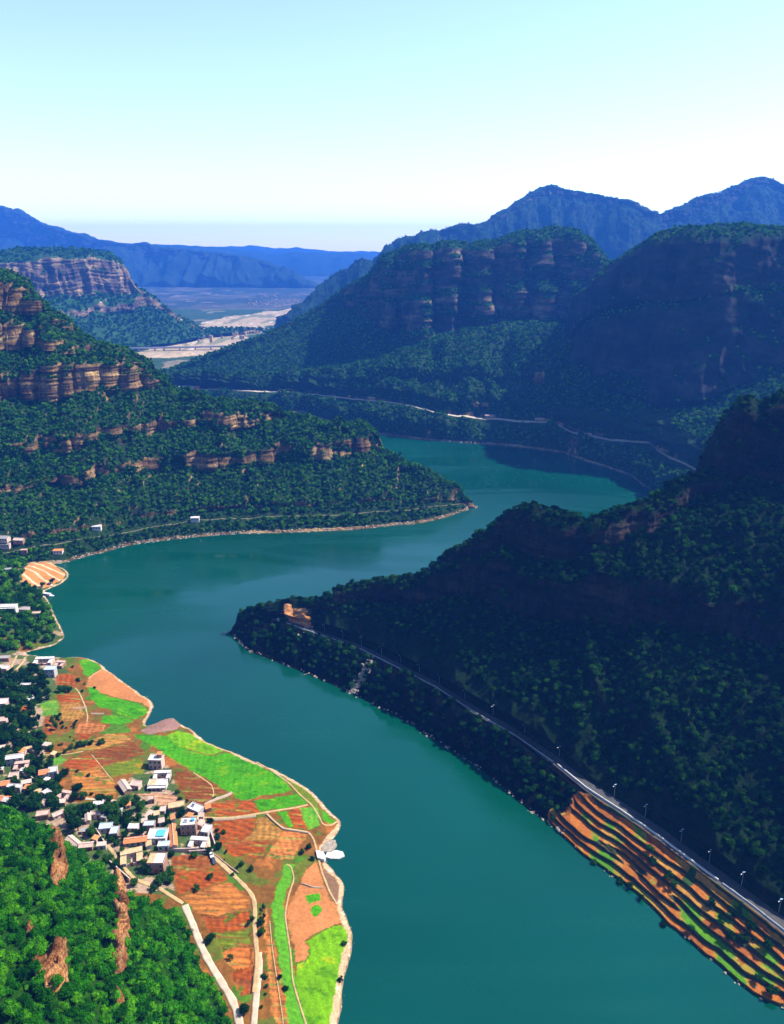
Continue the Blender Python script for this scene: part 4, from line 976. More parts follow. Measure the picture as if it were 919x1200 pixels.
def flat_house(root, w, d, st, rm, wm, extra, seed):
    h = 3.1*st; wall_with(root, w, d, h, WALLM[wm], st, seed=seed); parapet(root, w, d, h, .45 if st > 1 else .3, ROOFM[rm], WALLM['w' if wm == 'w' else wm])
    z = h+.16
    for e in extra:
        if e == 'hut': 
            MB().box(w*.08, w*.42, -d*.05, d*.42, z, z+2.3).build('stair_hut', M_brick, root); MB().box(w*.05, w*.45, -d*.09, d*.46, z+2.3, z+2.45).build('hut_roof', M_orange, root)
        if e == 'bluetop': MB().box(-w*.05, w*.42, -d*.36, d*.3, z+.5, z+.62).build('blue_sheet', M_blue, root); MB().box(-w*.03, w*.4, -d*.34, d*.28, z, z+.5).build('sheet_stand', M_grey, root)
        if e == 'tank': MB().cyl((w*.28, d*.1, z), (w*.28, d*.1, z+1.3), .9, .9, 12).build('water_tank', M_blue, root)
        if e == 'solar':
            m = MB(); m.quadp([(-w*.3, -d*.2, z+.2), (-w*.3+1.8, -d*.2, z+.2), (-w*.3+1.8, -d*.2+1.2, z+1.1), (-w*.3, -d*.2+1.2, z+1.1)]); m.cyl((-w*.3-.1, -d*.2+1.25, z+1.2), (-w*.3+1.9, -d*.2+1.25, z+1.2), .22, .22, 8); m.cyl((-w*.3, -d*.2+1.2, z), (-w*.3, -d*.2+1.2, z+1.1), .05, .05, 5)
            m.build('solar_heater', M_metal, root)
        if e == 'twotone': MB().box(-w/2-.24, -w*.12, -d/2-.24, d/2+.24, z, z+.07).build('roof_patch', M_slabt, root)
        if e == 'annex':
            MB().box(w/2, w/2+w*.35, -d*.3, d/2, -1.5, 2.5).build('annex', M_pink, root); MB().box(w/2+.01, w/2+w*.35+.2, -d*.3-.2, d/2+.2, 2.5, 2.66).build('annex_roof', M_slabw, root)
        if e == 'porch':
            MB().box(-w/2, w/2, -d/2-1.9, -d/2-.26, h-.35, h-.2).build('porch_roof', ROOFM[rm], root)
            n = max(3, int(w/2.4))
            for i in range(n+1): MB().box(-w/2+w*i/n-.13+(.13 if i == 0 else -.13 if i == n else 0), -w/2+w*i/n+.13+(.13 if i == 0 else -.13 if i == n else 0), -d/2-1.85, -d/2-1.6, -1.5, h-.35).build('column', M_white, root)
def gable_house(root, w, d, st, rm, wm, extra, seed):
    h = 2.8*st; wall_with(root, w, d, h, WALLM[wm], st, seed=seed)
    m = MB(); ov = .4; rh = d*.24; T = .14
    for s in (-1, 1):
        y0, y1 = s*(d/2+ov), 0; z0, z1 = h-.12, h+rh; n = 1
        m.quadp([(-w/2-ov, y0, z0), (w/2+ov, y0, z0), (w/2+ov, y1, z1), (-w/2-ov, y1, z1)][::s*-1 or 1])
        m.quadp([(-w/2-ov, y0, z0-T), (-w/2-ov, y1, z1-T), (w/2+ov, y1, z1-T), (w/2+ov, y0, z0-T)])
        m.quadp([(-w/2-ov, y0, z0-T), (w/2+ov, y0, z0-T), (w/2+ov, y0, z0), (-w/2-ov, y0, z0)])
        for xx in (-w/2-ov, w/2+ov): m.quadp([(xx, y0, z0-T), (xx, y0, z0), (xx, y1, z1), (xx, y1, z1-T)])
        k = int(w/.55)
        for i in range(k+1):      # tile rolls
            x_ = -w/2-ov+.08+(w+2*ov-.16)*i/k; m.cyl((x_, y0, z0+.02), (x_, y1, z1+.02), .07, .07, 4, caps=False)
    rf = m.build('roof', ROOFM[rm], root)
    MB().box(-w/2-ov, w/2+ov, -.16, .16, h+rh-.02, h+rh+.22).build('ridge', M_tilep if rm != 'tile' else M_pink, rf)
    g = MB()
    for xx in (-w/2, w/2-.25): 
        g = MB(); k = len(g.v); g.v += [(xx, -d/2, h), (xx, d/2, h), (xx, 0, h+rh-.16), (xx+.25, -d/2, h), (xx+.25, d/2, h), (xx+.25, 0, h+rh-.16)]
        for f_ in ((0, 2, 1), (3, 4, 5), (0, 3, 5, 2), (1, 2, 5, 4)): g.f.append(tuple(k+q for q in f_)); g.m.append(0)
        g.build('gable', WALLM[wm], root)
    if 'chimney' in extra: MB().box(w*.25, w*.25+.5, d*.1, d*.1+.5, h+rh*.3, h+rh+.7).build('chimney', M_brick, rf)
    if 'whitehalf' in extra:
        q = MB(); q.quadp([(0, -d/2-ov, h+.03), (w/2+ov, -d/2-ov, h+.03), (w/2+ov, -.2, h+rh+.1), (0, -.2, h+rh+.1)]); q.build('white_sheet', M_slabw, rf)
def court_house(root, w, d, st, rm, wm, extra, seed):
    """main wing at the back, two side wings and a front wall round a yard"""
    r_ = random.Random(seed); wd = min(4.2, d*.36)
    def wing(nm, x0, x1, y0, y1, h, win=True):
        MB().box(x0, x1, y0, y1, -1.8, h).build('wall', WALLM[wm], root)
        MB().box(x0-.2, x1+.2, y0-.2, y1+.2, h, h+.18).build('roof', ROOFM[rm], root)
        if win:
            n = max(2, int((x1-x0)/2.6))
            for i in range(n):
                x = x0+(x1-x0)*(i+.5)/n; fr = MB().box(x-.6, x+.6, y0-.06, y0+.03, .9, 2.2).build('window', M_frame, root); MB().box(x-.5, x+.5, y0-.085, y0+.02, 1, 2.1).build('pane', M_glass, fr)
    wing('m', -w/2, w/2, d/2-wd, d/2, 3.2)
    wing('l', -w/2+.02, -w/2+wd*.8, -d/2, d/2-wd-.42, 2.6)
    if 'l' not in extra: wing('r', w/2-wd*.8, w/2-.02, -d/2, d/2-wd-.42, 2.6)
    yw = MB().box(-w/2+wd*.8+.21, w/2-(wd*.8+.21 if 'l' not in extra else 0), -d/2+.1, -d/2+.35, -1.8, 1.9).build('yard_wall', WALLM[wm], root)
    MB().box(-.7, .7, -d/2+.02, -d/2+.43, 0, 2.2).build('gate', M_door, root)
    MB().box(-w/2+wd*.8+.03, w/2-wd*.8-.03, -d/2+.4, d/2-wd-.05, -1.8, .06).build('yard', M_slabp, root)
TYPES = dict(flat=flat_house, gable=gable_house, court=court_house)
NAMES = dict(flat='flat_roof_house', gable='gable_roof_house', court='courtyard_house')
CATS = dict(flat='house', gable='house', court='house')
def house(px, py, w, d, rot, typ, rm, wm, st, label, extra=(), f=hland, name=None):
    hgt = 3.1*st; w *= .78; d *= .8
    x, y, z = hit1(px, py+hgt*.75/.47*.9, f)      # photo position is the roof centre; step down to the ground under it
    for it in range(3):
        kx, ta = ray(px, py); zz = float(f(x, y)); Yn = (H-(zz+hgt))/float(ta); x, y = float(kx)*Yn, Yn
    z = float(f(x, y))
    if py < 655:      # these stand on the foot of the left hill
        j = int(np.argmin(np.abs(DA['px']-px))); P_ = DA['P'][:, j]; pyy = CY-FPX*np.tan(np.arctan((P_[:, 2]-H)/P_[:, 1])+PITCH)
        i = int(np.argmin(np.abs(pyy-(py+5))+(DA['seg'] == 'back')*500)); x, y, z = (float(q) for q in P_[i]); z += 1.2
    root = empty(name or NAMES[typ], (x, y, z), math.radians(rot), label=label, cat='house', group='village houses')
    TYPES[typ](root, w, d, st, rm, wm, extra, int(px*7+py))
    TREECLEAR.append((x, y, max(w, d)*.5+.8)); return root
HOUSES = [
 (183, 888, 10, 7, -3, 'flat', 'white', 'p', 2, 'two-storey house with brown stair hut on its roof, topmost by the big green meadow', ('hut',)),
 (190, 907, 12, 7.5, 4, 'court', 'white', 'p', 1, 'white-roofed courtyard house just below the house with the brown stair hut', ()),
 (185, 917, 13, 6.5, 3, 'flat', 'white', 'w', 1, 'long white flat-roofed house with a columned porch above an orange yard', ('porch', 'twotone')),
 (146, 920, 13, 5, -52, 'gable', 'tile', 'b', 1, 'pale tiled gabled house set slantwise at the edge of the ploughed field', ()),
 (159, 918, 7, 5.5, -10, 'flat', 'pink', 'p', 1, 'small pink flat-roofed house beside the slantwise pale gabled house', ()),
 (177, 935, 4, 4, 20, 'flat', 'pink', 'b', 1, 'tiny pinkish shed left of the orange yard', ()),
 (207, 943, 11, 6, 14, 'flat', 'tan', 'b', 1, 'tan flat-roofed house half hidden by a tree above the blue-tank house', ()),
 (229, 946, 10, 6, -28, 'flat', 'white', 'g', 1, 'pale grey flat-roofed house turned towards the path to the meadow', ('solar',)),
 (221, 963, 10, 7, 5, 'flat', 'white', 'b', 2, 'two-storey brown-walled house with a white roof and blue tank', ('tank', 'solar')),
 (175, 965, 7, 4.5, 4, 'flat', 'lblue', 'b', 1, 'low house with pale blue roof just above the bright blue sheet', ()),
 (185, 977, 12, 9, 2, 'flat', 'white', 'w', 1, 'white flat-roofed house with a bright blue sheet on top', ('bluetop',)),
 (192, 989, 7, 4, 5, 'flat', 'lblue', 'w', 1, 'low house with pale blue roof just below the bright blue sheet', ()),
 (203, 978, 20, 4, -72, 'gable', 'orange', 'p', 1, 'long narrow orange-tiled house running downhill between the blue-sheet and blue-tank houses', ()),
 (232, 986, 11, 8, -5, 'court', 'white', 'p', 1, 'pale courtyard house at the corner where the dirt path leaves the village', ()),
 (242, 971, 5, 7, -12, 'flat', 'white', 'g', 1, 'small white-roofed house right of the blue-tank house', ()),
 (124, 968, 8, 5, 8, 'flat', 'lblue', 'g', 1, 'left of two adjoining pale blue roofs west of the orange tiled house', ()),
 (134, 973, 5, 6.5, 6, 'flat', 'lblue', 'b', 1, 'right of two adjoining pale blue roofs west of the orange tiled house', ()),
 (159, 983, 14, 4.6, 10, 'gable', 'orange', 'p', 1, 'orange-tiled gabled house in the middle of the village', ('chimney',)),
 (154, 1002, 13, 11, 18, 'court', 'tan', 'p', 1, 'large tan courtyard house near the foot of the wooded slope', ()),
 (184, 1006, 10, 8.5, 0, 'flat', 'white', 'b', 2, 'tall house with gleaming white roof and tan strip, lowest of the village', ('twotone',)),
 (86, 985, 11, 4.5, -38, 'gable', 'tile', 'p', 1, 'weathered gabled house slanting beside the top of the orange crag', ()),
 (101, 989, 8, 4, 8, 'gable', 'tile', 'b', 1, 'small weathered gabled house between the crag and the trees', ()),
 (112, 953, 7, 3.2, 3, 'flat', 'pink', 'p', 1, 'narrow pink-roofed house at the end of the concrete lane', ()),
 (103, 957, 7, 3, -68, 'gable', 'tile', 'p', 1, 'narrow pale gabled house running downhill beside the narrow pink-roofed house', ()),
 (50, 953, 8, 5, 14, 'flat', 'pink', 'b', 1, 'pink flat-roofed house above the rim of the wooded slope', ()),
 (68, 952, 7, 3.5, 40, 'gable', 'tile', 'p', 1, 'small pale gabled house above the top of the orange crag', ()),
 (17, 885, 12, 5, 14, 'gable', 'white', 'w', 2, 'large house with white pitched roof among the trees left of the fields', ()),
 (25, 896, 10, 8, 12, 'court', 'pink', 'b', 1, 'brown courtyard house directly below the white pitched roof', ()),
 (16, 908, 6, 5, 10, 'flat', 'pink', 'p', 1, 'small pink house below the brown courtyard house', ()),
 (52, 903, 7, 5.5, 18, 'gable', 'orange', 'g', 2, 'grey-walled two-storey house with orange tiles beside a white roof', ()),
 (62, 902, 6, 6, 18, 'flat', 'white', 'g', 2, 'white flat-roofed house joined to the grey-walled orange-tiled house', ()),
 (4, 917, 8, 5, 15, 'gable', 'orange', 'p', 1, 'orange-tiled house at the frame edge, above another orange roof', ()),
 (17, 921, 10, 3.5, -5, 'flat', 'white', 'g', 1, 'long low white-roofed house left of the village trees', ()),
 (5, 935, 8, 5, -12, 'gable', 'orange', 'w', 1, 'orange-tiled house at the frame edge, just above the wooded slope', ('whitehalf',)),
 (55, 928, 5, 4, -35, 'flat', 'white', 'w', 1, 'small white-roofed house under the orange-tiled grey house', ()),
 (75, 930, 8, 6, -12, 'court', 'pink', 'p', 1, 'pink courtyard house between dark trees at the left edge of the fields', ()),
 (51, 773, 17, 10, 3, 'court', 'white', 'p', 1, 'big white-roofed courtyard house on the little bay', ()),
 (59, 783, 9, 7, 2, 'flat', 'lblue', 'g', 2, 'two-storey house with pale blue roof in front of the bay courtyard house', ()),
 (70, 777, 8, 8, -5, 'court', 'pink', 'b', 1, 'pink walled yard house right of the two-storey pale blue roof', ()),
 (3, 822, 7, 8, 5, 'flat', 'white', 'p', 1, 'white flat-roofed house at the frame edge in the dark trees', ()),
 (30, 802, 8, 3, 5, 'flat', 'white', 'g', 1, 'thin white roof alone among dark trees below the forked dirt tracks', ()),
 (5, 770, 10, 6, 5, 'flat', 'grey', 'b', 1, 'grey-roofed house left of the forked dirt tracks', ()),
 (4, 782, 9, 6, -4, 'flat', 'white', 'p', 1, 'pale house beside the foot of the forked dirt tracks', ()),
 (3, 843, 7, 6, 9, 'flat', 'pink', 'p', 1, 'pinkish house at the frame edge between the trees and a small ploughed plot', ()),
 (36, 818, 5, 6, 40, 'flat', 'white', 'w', 1, 'small white house turned askew in the tree belt', ()),
 (8, 710, 20, 7, 4, 'flat', 'white', 'w', 2, 'long white two-storey block on the wooded cape', ('porch',)),
 (28, 713, 10, 7, -4, 'flat', 'grey', 'p', 1, 'grey-roofed house right of the long white block on the cape', ()),
 (42, 718, 8, 5, 5, 'flat', 'pink', 'p', 1, 'small pinkish house at the end of the row on the wooded cape', ()),
 (5, 628, 18, 9, -4, 'gable', 'grey', 'p', 1, 'large grey-tiled house at the foot of the left hill', ()),
 (24, 631, 13, 7, -6, 'gable', 'tile', 'b', 1, 'weathered tiled house right of the large grey-tiled one under the left hill', ()),
 (6, 637, 14, 6, 3, 'flat', 'grey', 'p', 1, 'low grey flat-roofed house in front of the large grey-tiled one', ()),
 (29, 644, 8, 5, 8, 'flat', 'pink', 'b', 1, 'small pink-roofed house above the striped terraces of the cape', ()),
 (8, 667, 9, 5, 18, 'flat', 'grey', 'g', 1, 'small grey house left of the striped terraces', ()),
]
for h_ in HOUSES:
    house(*h_[:10], extra=h_[10] if len(h_) > 10 else ())
# yard walls of the village, each run a thing
def yard_wall(px, py, ln, rot, label, m=None, h=2.0):
    x, y, z = hit1(px, py)
    o = MB().box(-ln/2, ln/2, -.14, .14, -1.2, h).box(-ln/2-.1, ln/2+.1, -.22, .22, h, h+.12, 0).build('yard_wall', m or M_pink, None, (x, y, z), math.radians(rot))
    tag(o, label, 'wall')
for a in [(236, 1000, 12, 5, 'pinkish yard wall below the corner courtyard house'), (214, 998, 16, 3, 'pinkish yard wall above the first ploughed strip'),
          (118, 982, 12, -50, 'slanting yard wall beside the two pale blue roofs'), (140, 1022, 18, -40, 'long yard wall along the lane under the wooded slope'),
          (170, 972, 12, -80, 'yard wall running downhill left of the bright blue sheet'), (196, 948, 10, 30, 'yard wall below the orange yard'),
          (92, 964, 9, 10, 'yard wall left of the narrow pink-roofed house'), (34, 912, 10, -30, 'yard wall beside the small pink house near the white pitched roof'),
          (250, 985, 10, -65, 'yard wall along the street right of the corner courtyard house'), (130, 958, 8, 60, 'yard wall between the trees above the pale blue roofs')]:
    yard_wall(*a)
# sheds and lean-tos crowded between the houses
SH_ = []
for q in range(400):
    if len(SH_) >= 34: break
    if q % 3: a, b_ = rnd.uniform(96, 250), rnd.uniform(944, 1014)
    else: a, b_ = rnd.uniform(0, 84), rnd.uniform(872, 948)
    x, y, z = hit1(a, b_)
    if bil(dF, np.array([x]), np.array([y]))[0] > -4 or inpoly(np.array([x]), np.array([y]), wp(FIELDS[19][2]))[0]: continue
    if any(math.hypot(x-X_, y-Y_) < r_*.75+1.6 for X_, Y_, r_ in TREECLEAR): continue
    w, d = rnd.uniform(2.6, 5.2), rnd.uniform(2, 3.2); h = rnd.uniform(1.9, 2.7); rm = rnd.choice(['pink', 'tile', 'white', 'tan', 'grey', 'orange', 'pink', 'tile']); rot = rnd.choice([0, 8, -12, 18, 75, -70])
    cn = dict(pink='pinkish', tile='weathered', white='pale', tan='tan', grey='grey', orange='orange')[rm]
    r_ = empty('farm_shed', (x, y, z), math.radians(rot), label='small farm shed under %s roofing squeezed between the %s houses' % (cn, 'village' if q % 3 else 'upper grove'), cat='shed', group='farm sheds between the houses')
    MB().box(-w/2, w/2, -d/2, d/2, -1.5, h).build('wall', rnd.choice([M_pink, M_brick, M_grey]), r_)
    m = MB(); m.v += [(sx_*(w/2+.2), sy_*(d/2+.2), h+zz+(.45 if sy_ > 0 else .01)) for zz in (0, .12) for sy_ in (-1, 1) for sx_ in (-1, 1)]
    m.f += [(0, 2, 3, 1), (4, 5, 7, 6), (0, 1, 5, 4), (2, 6, 7, 3), (0, 4, 6, 2), (1, 3, 7, 5)]; m.m += [0]*6; m.build('roof', ROOFM[rm], r_)
    MB().box(-.45, .45, -d/2-.05, -d/2+.04, 0, 1.8).build('door', M_door, r_)
    TREECLEAR.append((x, y, max(w, d)*.5+.4)); SH_.append(1)

# ---- cars -------------------------------------------------------------------------------
def car(x, y, z, rz, paint, label, name='parked_car'):
    r_ = empty(name, (x, y, z), rz, label=label, cat='car', group='parked cars')
    prof = [(-2.2, .35), (-2.2, .85), (-1.9, .95), (-1.3, 1.0), (1.1, 1.0), (2.1, .85), (2.2, .35)]
    m = MB(); n = len(prof)
    for yy in (-.86, .86): m.v += [(a, yy, c) for a, c in prof]
    for i in range(n): j = (i+1) % n; m.f.append((i, j, n+j, n+i)); m.m.append(0)
    m.f += [tuple(range(n)), tuple(reversed(range(n, 2*n)))]; m.m += [0, 0]; m.build('body', paint, r_)
    cab = [(-1.6, 1.0), (-1.25, 1.45), (.35, 1.47), (1.0, 1.0)]; m = MB(); n = 4
    for yy, q in ((-.82, .1), (.82, -.1)): m.v += [(a, yy+(q if c > 1.2 else 0), c) for a, c in cab]
    for i in range(n): j = (i+1) % n; m.f.append((i, j, n+j, n+i)); m.m.append(0)
    m.f += [(0, 1, 2, 3), (7, 6, 5, 4)]; m.m += [0, 0]; m.build('window', M_glass, r_)
    MB().box(-1.2, .3, -.68, .68, 1.46, 1.52).build('roof', paint, r_)
    for a in (-1.35, 1.35):
        for yy in (-.88, .88): MB().cyl((a, yy-.1, .33), (a, yy+.1, .33), .33, .33, 12).build('wheel', M_blk, r_)
    for yy in (-.6, .6): MB().box(2.12, 2.21, yy-.16, yy+.16, .62, .78).build('headlight', M_frame, r_)
M_cd = plain('dark_car_paint', (.04, .045, .06), .3, .05, 1, spec=.6); M_cw = plain('white_car_paint', (.8, .8, .8), .3, .03, 1, spec=.6)
x, y, z = hit1(250.5, 1010); car(x, y, z+.25, math.radians(-62), M_cd, 'dark car parked on the track beside the first ploughed strip, lower of two')
x, y, z = hit1(247.5, 1003); car(x, y, z+.25, math.radians(-60), M_cw, 'white car parked on the track beside the first ploughed strip, upper of two')
def on(D, px, seg, k=0):
    i = np.where(D['seg'] == seg)[0][k]; j = int(np.argmin(np.abs(D['px']-px))); return D['P'][i, j].copy(), D['P'][i, min(j+6, len(D['px'])-1)]-D['P'][i, max(j-6, 0)]
p, d_ = on(DB, 327, 'road', 2); car(p[0], p[1], p[2]+.02, math.atan2(d_[1], d_[0]), M_cw, 'white car alone on the bend of the road at the wooded cape', 'white_car')

# ---- right bank road: wall, lamps, slabs --------------------------------------------------
def parap(px0, px1, label, hh=.9, w=.35, m=M_para):
    i = np.where(DB['seg'] == 'road')[0][0]; j = np.where((DB['px'] >= px0) & (DB['px'] <= px1))[0]
    c = DB['P'][i, j]; t_ = np.gradient(c[:, :2], axis=0); t_ /= np.linalg.norm(t_, axis=1)[:, None]; n_ = np.stack([-t_[:, 1], t_[:, 0]], 1)
    if n_[0, 0] < 0: n_ = -n_
    R = [np.c_[c[:, :2]+n_*o, c[:, 2]+z_] for o, z_ in ((.0, -.6), (.0, hh), (w, hh), (w, -.6))]
    P_ = np.array(R); me = mesh_np('parapet_wall', P_.reshape(-1, 3), quads(*P_.shape[:2]), smooth_=False); o = link('parapet_wall', me, m)
    tag(o, label, 'wall')
parap(325, 418, 'pale parapet along the road at the wooded cape', .7)
parap(421, 470, 'pale parapet of the road above the rocky chute', .6)
parap(473, 648, 'thin pale parapet of the middle road stretch under the black slope', .6)
parap(652, 842, 'bright white parapet of the road above the upper terraces', 1.0, .5, M_white)
parap(846, 1190, 'pale parapet of the road above the lower terraces at the frame edge', .8)
lampm = MB(); lampm.cyl((0, 0, -.5), (0, 0, 7.2), .11, .07, 8); armm = MB(); armm.cyl((0, 0, 7.1), (1.5, 0, 7.6), .05, .04, 6)
headm = MB(); headm.box(1.2, 2.1, -.16, .16, 7.52, 7.66); panm = MB(); panm.quadp([(-.7, -.5, 7.7), (.5, -.5, 7.7), (.5, .5, 8.3), (-.7, .5, 8.3)]); panm.quadp([(-.7, -.5, 7.64), (-.7, .5, 8.24), (.5, .5, 8.24), (.5, -.5, 7.64)])
meshes = [('pole', lampm.mesh('pole', M_metal)), ('arm', armm.mesh('arm', M_metal)), ('lamp_head', headm.mesh('lamp_head', M_white)), ('solar_panel', panm.mesh('solar_panel', M_lblue))]
LAMPS = [(380, 'right above the cape bend, first lamp of the row'), (402, 'second lamp from the cape bend'), (424, 'third lamp from the cape bend'), (447, 'fourth lamp from the cape bend, above the rocky chute'), (470, 'fifth lamp from the cape bend'), (492, 'sixth lamp from the cape bend'), (515, 'seventh lamp from the cape bend'), (545, 'eighth lamp from the cape bend'), (578, 'ninth lamp from the cape bend'), (615, 'tenth lamp from the cape bend'), (655, 'last lamp before the terraces begin'), (720, 'above the upper end of the terraces'), (756, 'second above the terraces'), (798, 'third above the terraces, beside the lay-by'), (831, 'fourth above the terraces'), (869, 'lowest lamp on the terrace stretch'), (912, 'lamp at the frame edge above the last terraces')]
for px_, lab in LAMPS:
    p, d_ = on(DB, px_, 'road', 4)
    r_ = empty('street_lamp', tuple(float(q) for q in p), math.atan2(d_[1], d_[0])-math.pi/2, label='slim grey street lamp, '+lab, cat='street lamp', group='street lamps along the right bank road')
    for nm, me in meshes:
        o = bpy.data.objects.new(nm, me); COL.objects.link(o); o.parent = r_
# rocks along the shores and in the chute: one rubble mass each
def rock_mesh(seed, n=1):
    r_ = np.random.default_rng(seed); import bmesh
    bm = bmesh.new(); bmesh.ops.create_icosphere(bm, subdivisions=2, radius=1)
    for v in bm.verts:
        c = np.array(v.co); s = 1+.35*float(perlin(c[0]*1.3+seed*5, c[1]*1.3, c[2]*1.3)); v.co = Vector(c*s*np.array([1, .8, .6]))
    me = bpy.data.meshes.new('boulder'); bm.to_mesh(me); bm.free(); me.materials.append(M_boul); return me
M_boul = plain('boulder_stone', (.30, .25, .20), .95, .45, .8, bump=.5)
RM = [rock_mesh(s) for s in range(4)]
# viaduct across the valley
def viaduct():
    y0 = 2250.0; 
    def at(px, py, Y): kx, ta = ray(px, py); return float(kx*Y), Y, float(H-Y*ta)
    a = at(152, 408, y0); b_ = at(283, 405.5, y0+60)
    root = empty('viaduct', (a[0], a[1], 0), 0, label='long pale motorway bridge on tall piers crossing the far valley', cat='bridge')
    A = Vector((0, 0, a[2])); B = Vector((b_[0]-a[0], b_[1]-a[1], b_[2])); d = (B-A); ln = d.length; u = d.normalized(); rz = math.atan2(d.y, d.x)
    dk = MB(); dk.box(-40, ln+60, -6, 6, -2.6, 0); o = dk.build('deck', M_grey, root, (0, 0, a[2]), rz)
    for s in (-1, 1): MB().box(-40, ln+60, s*6-.3, s*6+.3, .003, 1.3).build('railing', M_white, o)
    for k_, f in enumerate((.08, .22, .30, .44, .58, .72, .86)):
        p = A+d*f; h_ = p.z-2.6
        for q in (-3.2, 3.2):
            nx, ny = -math.sin(rz)*q, math.cos(rz)*q
            MB().box(-1.7, 1.7, -1.2, 1.2, -12, h_).build('pier', M_grey, root, (p.x+nx, p.y+ny, 0), rz)
        MB().box(-1.9, 1.9, -5.4, 5.4, h_-2.2, h_-.01).build('pier_cap', M_grey, root, (p.x, p.y, 0), rz)
viaduct()
# white and red works building below the viaduct
def at3(px, py, Y): kx, ta = ray(px, py); return float(kx*Y), float(Y), float(H-Y*ta)
x, y, z = at3(222, 457, 1560)
r_ = empty('works_building', (x, y, z-2), math.radians(-8), label='long white building with red end under the viaduct, behind the left hill', cat='building')
MB().box(-20, 14, -8, 8, -14, 9).build('wall', M_white, r_); MB().box(-20.5, 14, -8.6, 8.6, 9, 10).build('roof', M_slabw, r_)
MB().box(14.01, 24, -7, 7, -14, 11).build('red_wing', M_orange, r_)
for i in range(8): fr = MB().box(-18+i*4, -16+i*4, -8.1, -7.9, 3, 6).build('window', M_glass, r_)
# hamlets
def hut(x, y, z, w, d, h, rot, wm, rm, label, name='farm_house', cat='house'):
    r_ = empty(name, (x, y, z), math.radians(rot), label=label, cat=cat, group='distant houses')
    MB().box(-w/2, w/2, -d/2, d/2, -4, h).build('wall', wm, r_); MB().box(-w/2-.4, w/2+.4, -d/2-.4, d/2+.4, h, h+.5).build('roof', rm, r_)
    for i in range(3): MB().box(-w/3+i*w/3-.8, -w/3+i*w/3+.8, -d/2-.1, -d/2+.1, 1, h*.7).build('window', M_glass, r_)
def onrow(D, px, py):
    j = int(np.argmin(np.abs(D['px']-px))); P_ = D['P'][:, j]; pyy = CY-FPX*np.tan(np.arctan((P_[:, 2]-H)/P_[:, 1])+PITCH)
    i = int(np.argmin(np.abs(pyy-py)+(D['seg'] == 'back')*500)); return P_[i]
for px_, py_, lab in [(114, 620, 'small white house in the woods at the foot of the left hill'), (229, 610, 'tiny pale hut beside the path on the left hill'), (69, 648, 'little reddish hut near the shore under the left hill')]:
    p = onrow(DA, px_, py_); hut(*map(float, p), 9, 5, 3.2, 5, M_white, M_slabw if px_ != 69 else M_orange, lab)
    TREECLEAR.append((p[0], p[1], 8))
for px_, py_, lab in [(573, 490, 'ochre roadside house on the far bank'), (632, 494, 'small pale roadside house on the far bank, right of the ochre one'), (692, 512, 'pale house at the roadside quarry on the far bank'), (436, 469, 'tiny house beside the left end of the far bank road')]:
    p = onrow(C0, px_, py_); hut(*map(float, p), 14, 7, 5, -10, M_slabt, M_slabp, lab)
# scattered town in the far valley: too many to part, each a small block house
rt = np.random.default_rng(3); pts = []
for i in range(90):
    px_ = rt.uniform(285, 352) if i < 60 else rt.uniform(180, 300); py_ = rt.uniform(346, 362) if i < 60 else rt.uniform(385, 400)
    if i < 60: py_ = 346+(px_-285)*.0+rt.uniform(0, 12)
    x, y = at_z(px_, py_, 24); pts.append((float(x), float(y)))
mt = MB()
me = None
for k_, (x, y) in enumerate(pts):
    j = int(np.argmin(np.abs(D_valley['px']-(CX+x/y*FPX*1.0)))) if False else 0
    if me is None:
        mb = MB(); mb.box(-9, 9, -5, 5, -12, 7); me = mb.mesh('town_house', M_slabt)
        mb = MB(); mb.box(-9.5, 9.5, -5.5, 5.5, 7, 8); me2 = mb.mesh('roof', M_slabp)
    o = bpy.data.objects.new('town_house', me); COL.objects.link(o); o.location = (x, y, 24+rt.uniform(-2, 2)); o.rotation_euler = (0, 0, rt.uniform(-.5, .5)); s = rt.uniform(.35, .7); o.scale = (s, s, s)
    tag(o, 'tiny pale house of the far valley town on the grey-green plain', 'house', 'houses of the far valley town')
    o2 = bpy.data.objects.new('roof', me2); COL.objects.link(o2); o2.parent = o

# ---- boat, pontoon, concrete ramp ------------------------------------------------------------
x, y = (float(q) for q in at_z(56, 698, 0))
r_ = empty('moored_boat', (x, y, 0), math.radians(-18), label='long white covered boat moored below the striped terraces', cat='boat')
m = MB(); out = [(-7, 0), (-6.3, 1.5), (4, 1.7), (6.5, .9), (7.6, 0), (6.5, -.9), (4, -1.7), (-6.3, -1.5)]
n = len(out); m.v += [(a*.94, c*.8, -.4) for a, c in out]+[(a, c, .9) for a, c in out]
for i in range(n): j = (i+1) % n; m.f.append((i, j, n+j, n+i)); m.m.append(0)
m.f.append(tuple(n+i for i in range(n))); m.m.append(0); m.build('hull', M_white, r_)
MB().box(-5, 3.2, -1.25, 1.25, .9, 2.3).build('cabin', M_lblue, r_); MB().box(-5.4, 3.6, -1.5, 1.5, 2.3, 2.45).build('canopy', M_slabw, r_)
for i in range(4): MB().box(-4.5+i*2, -3.3+i*2, -1.29, -1.2, 1.3, 2).build('window', M_glass, r_)
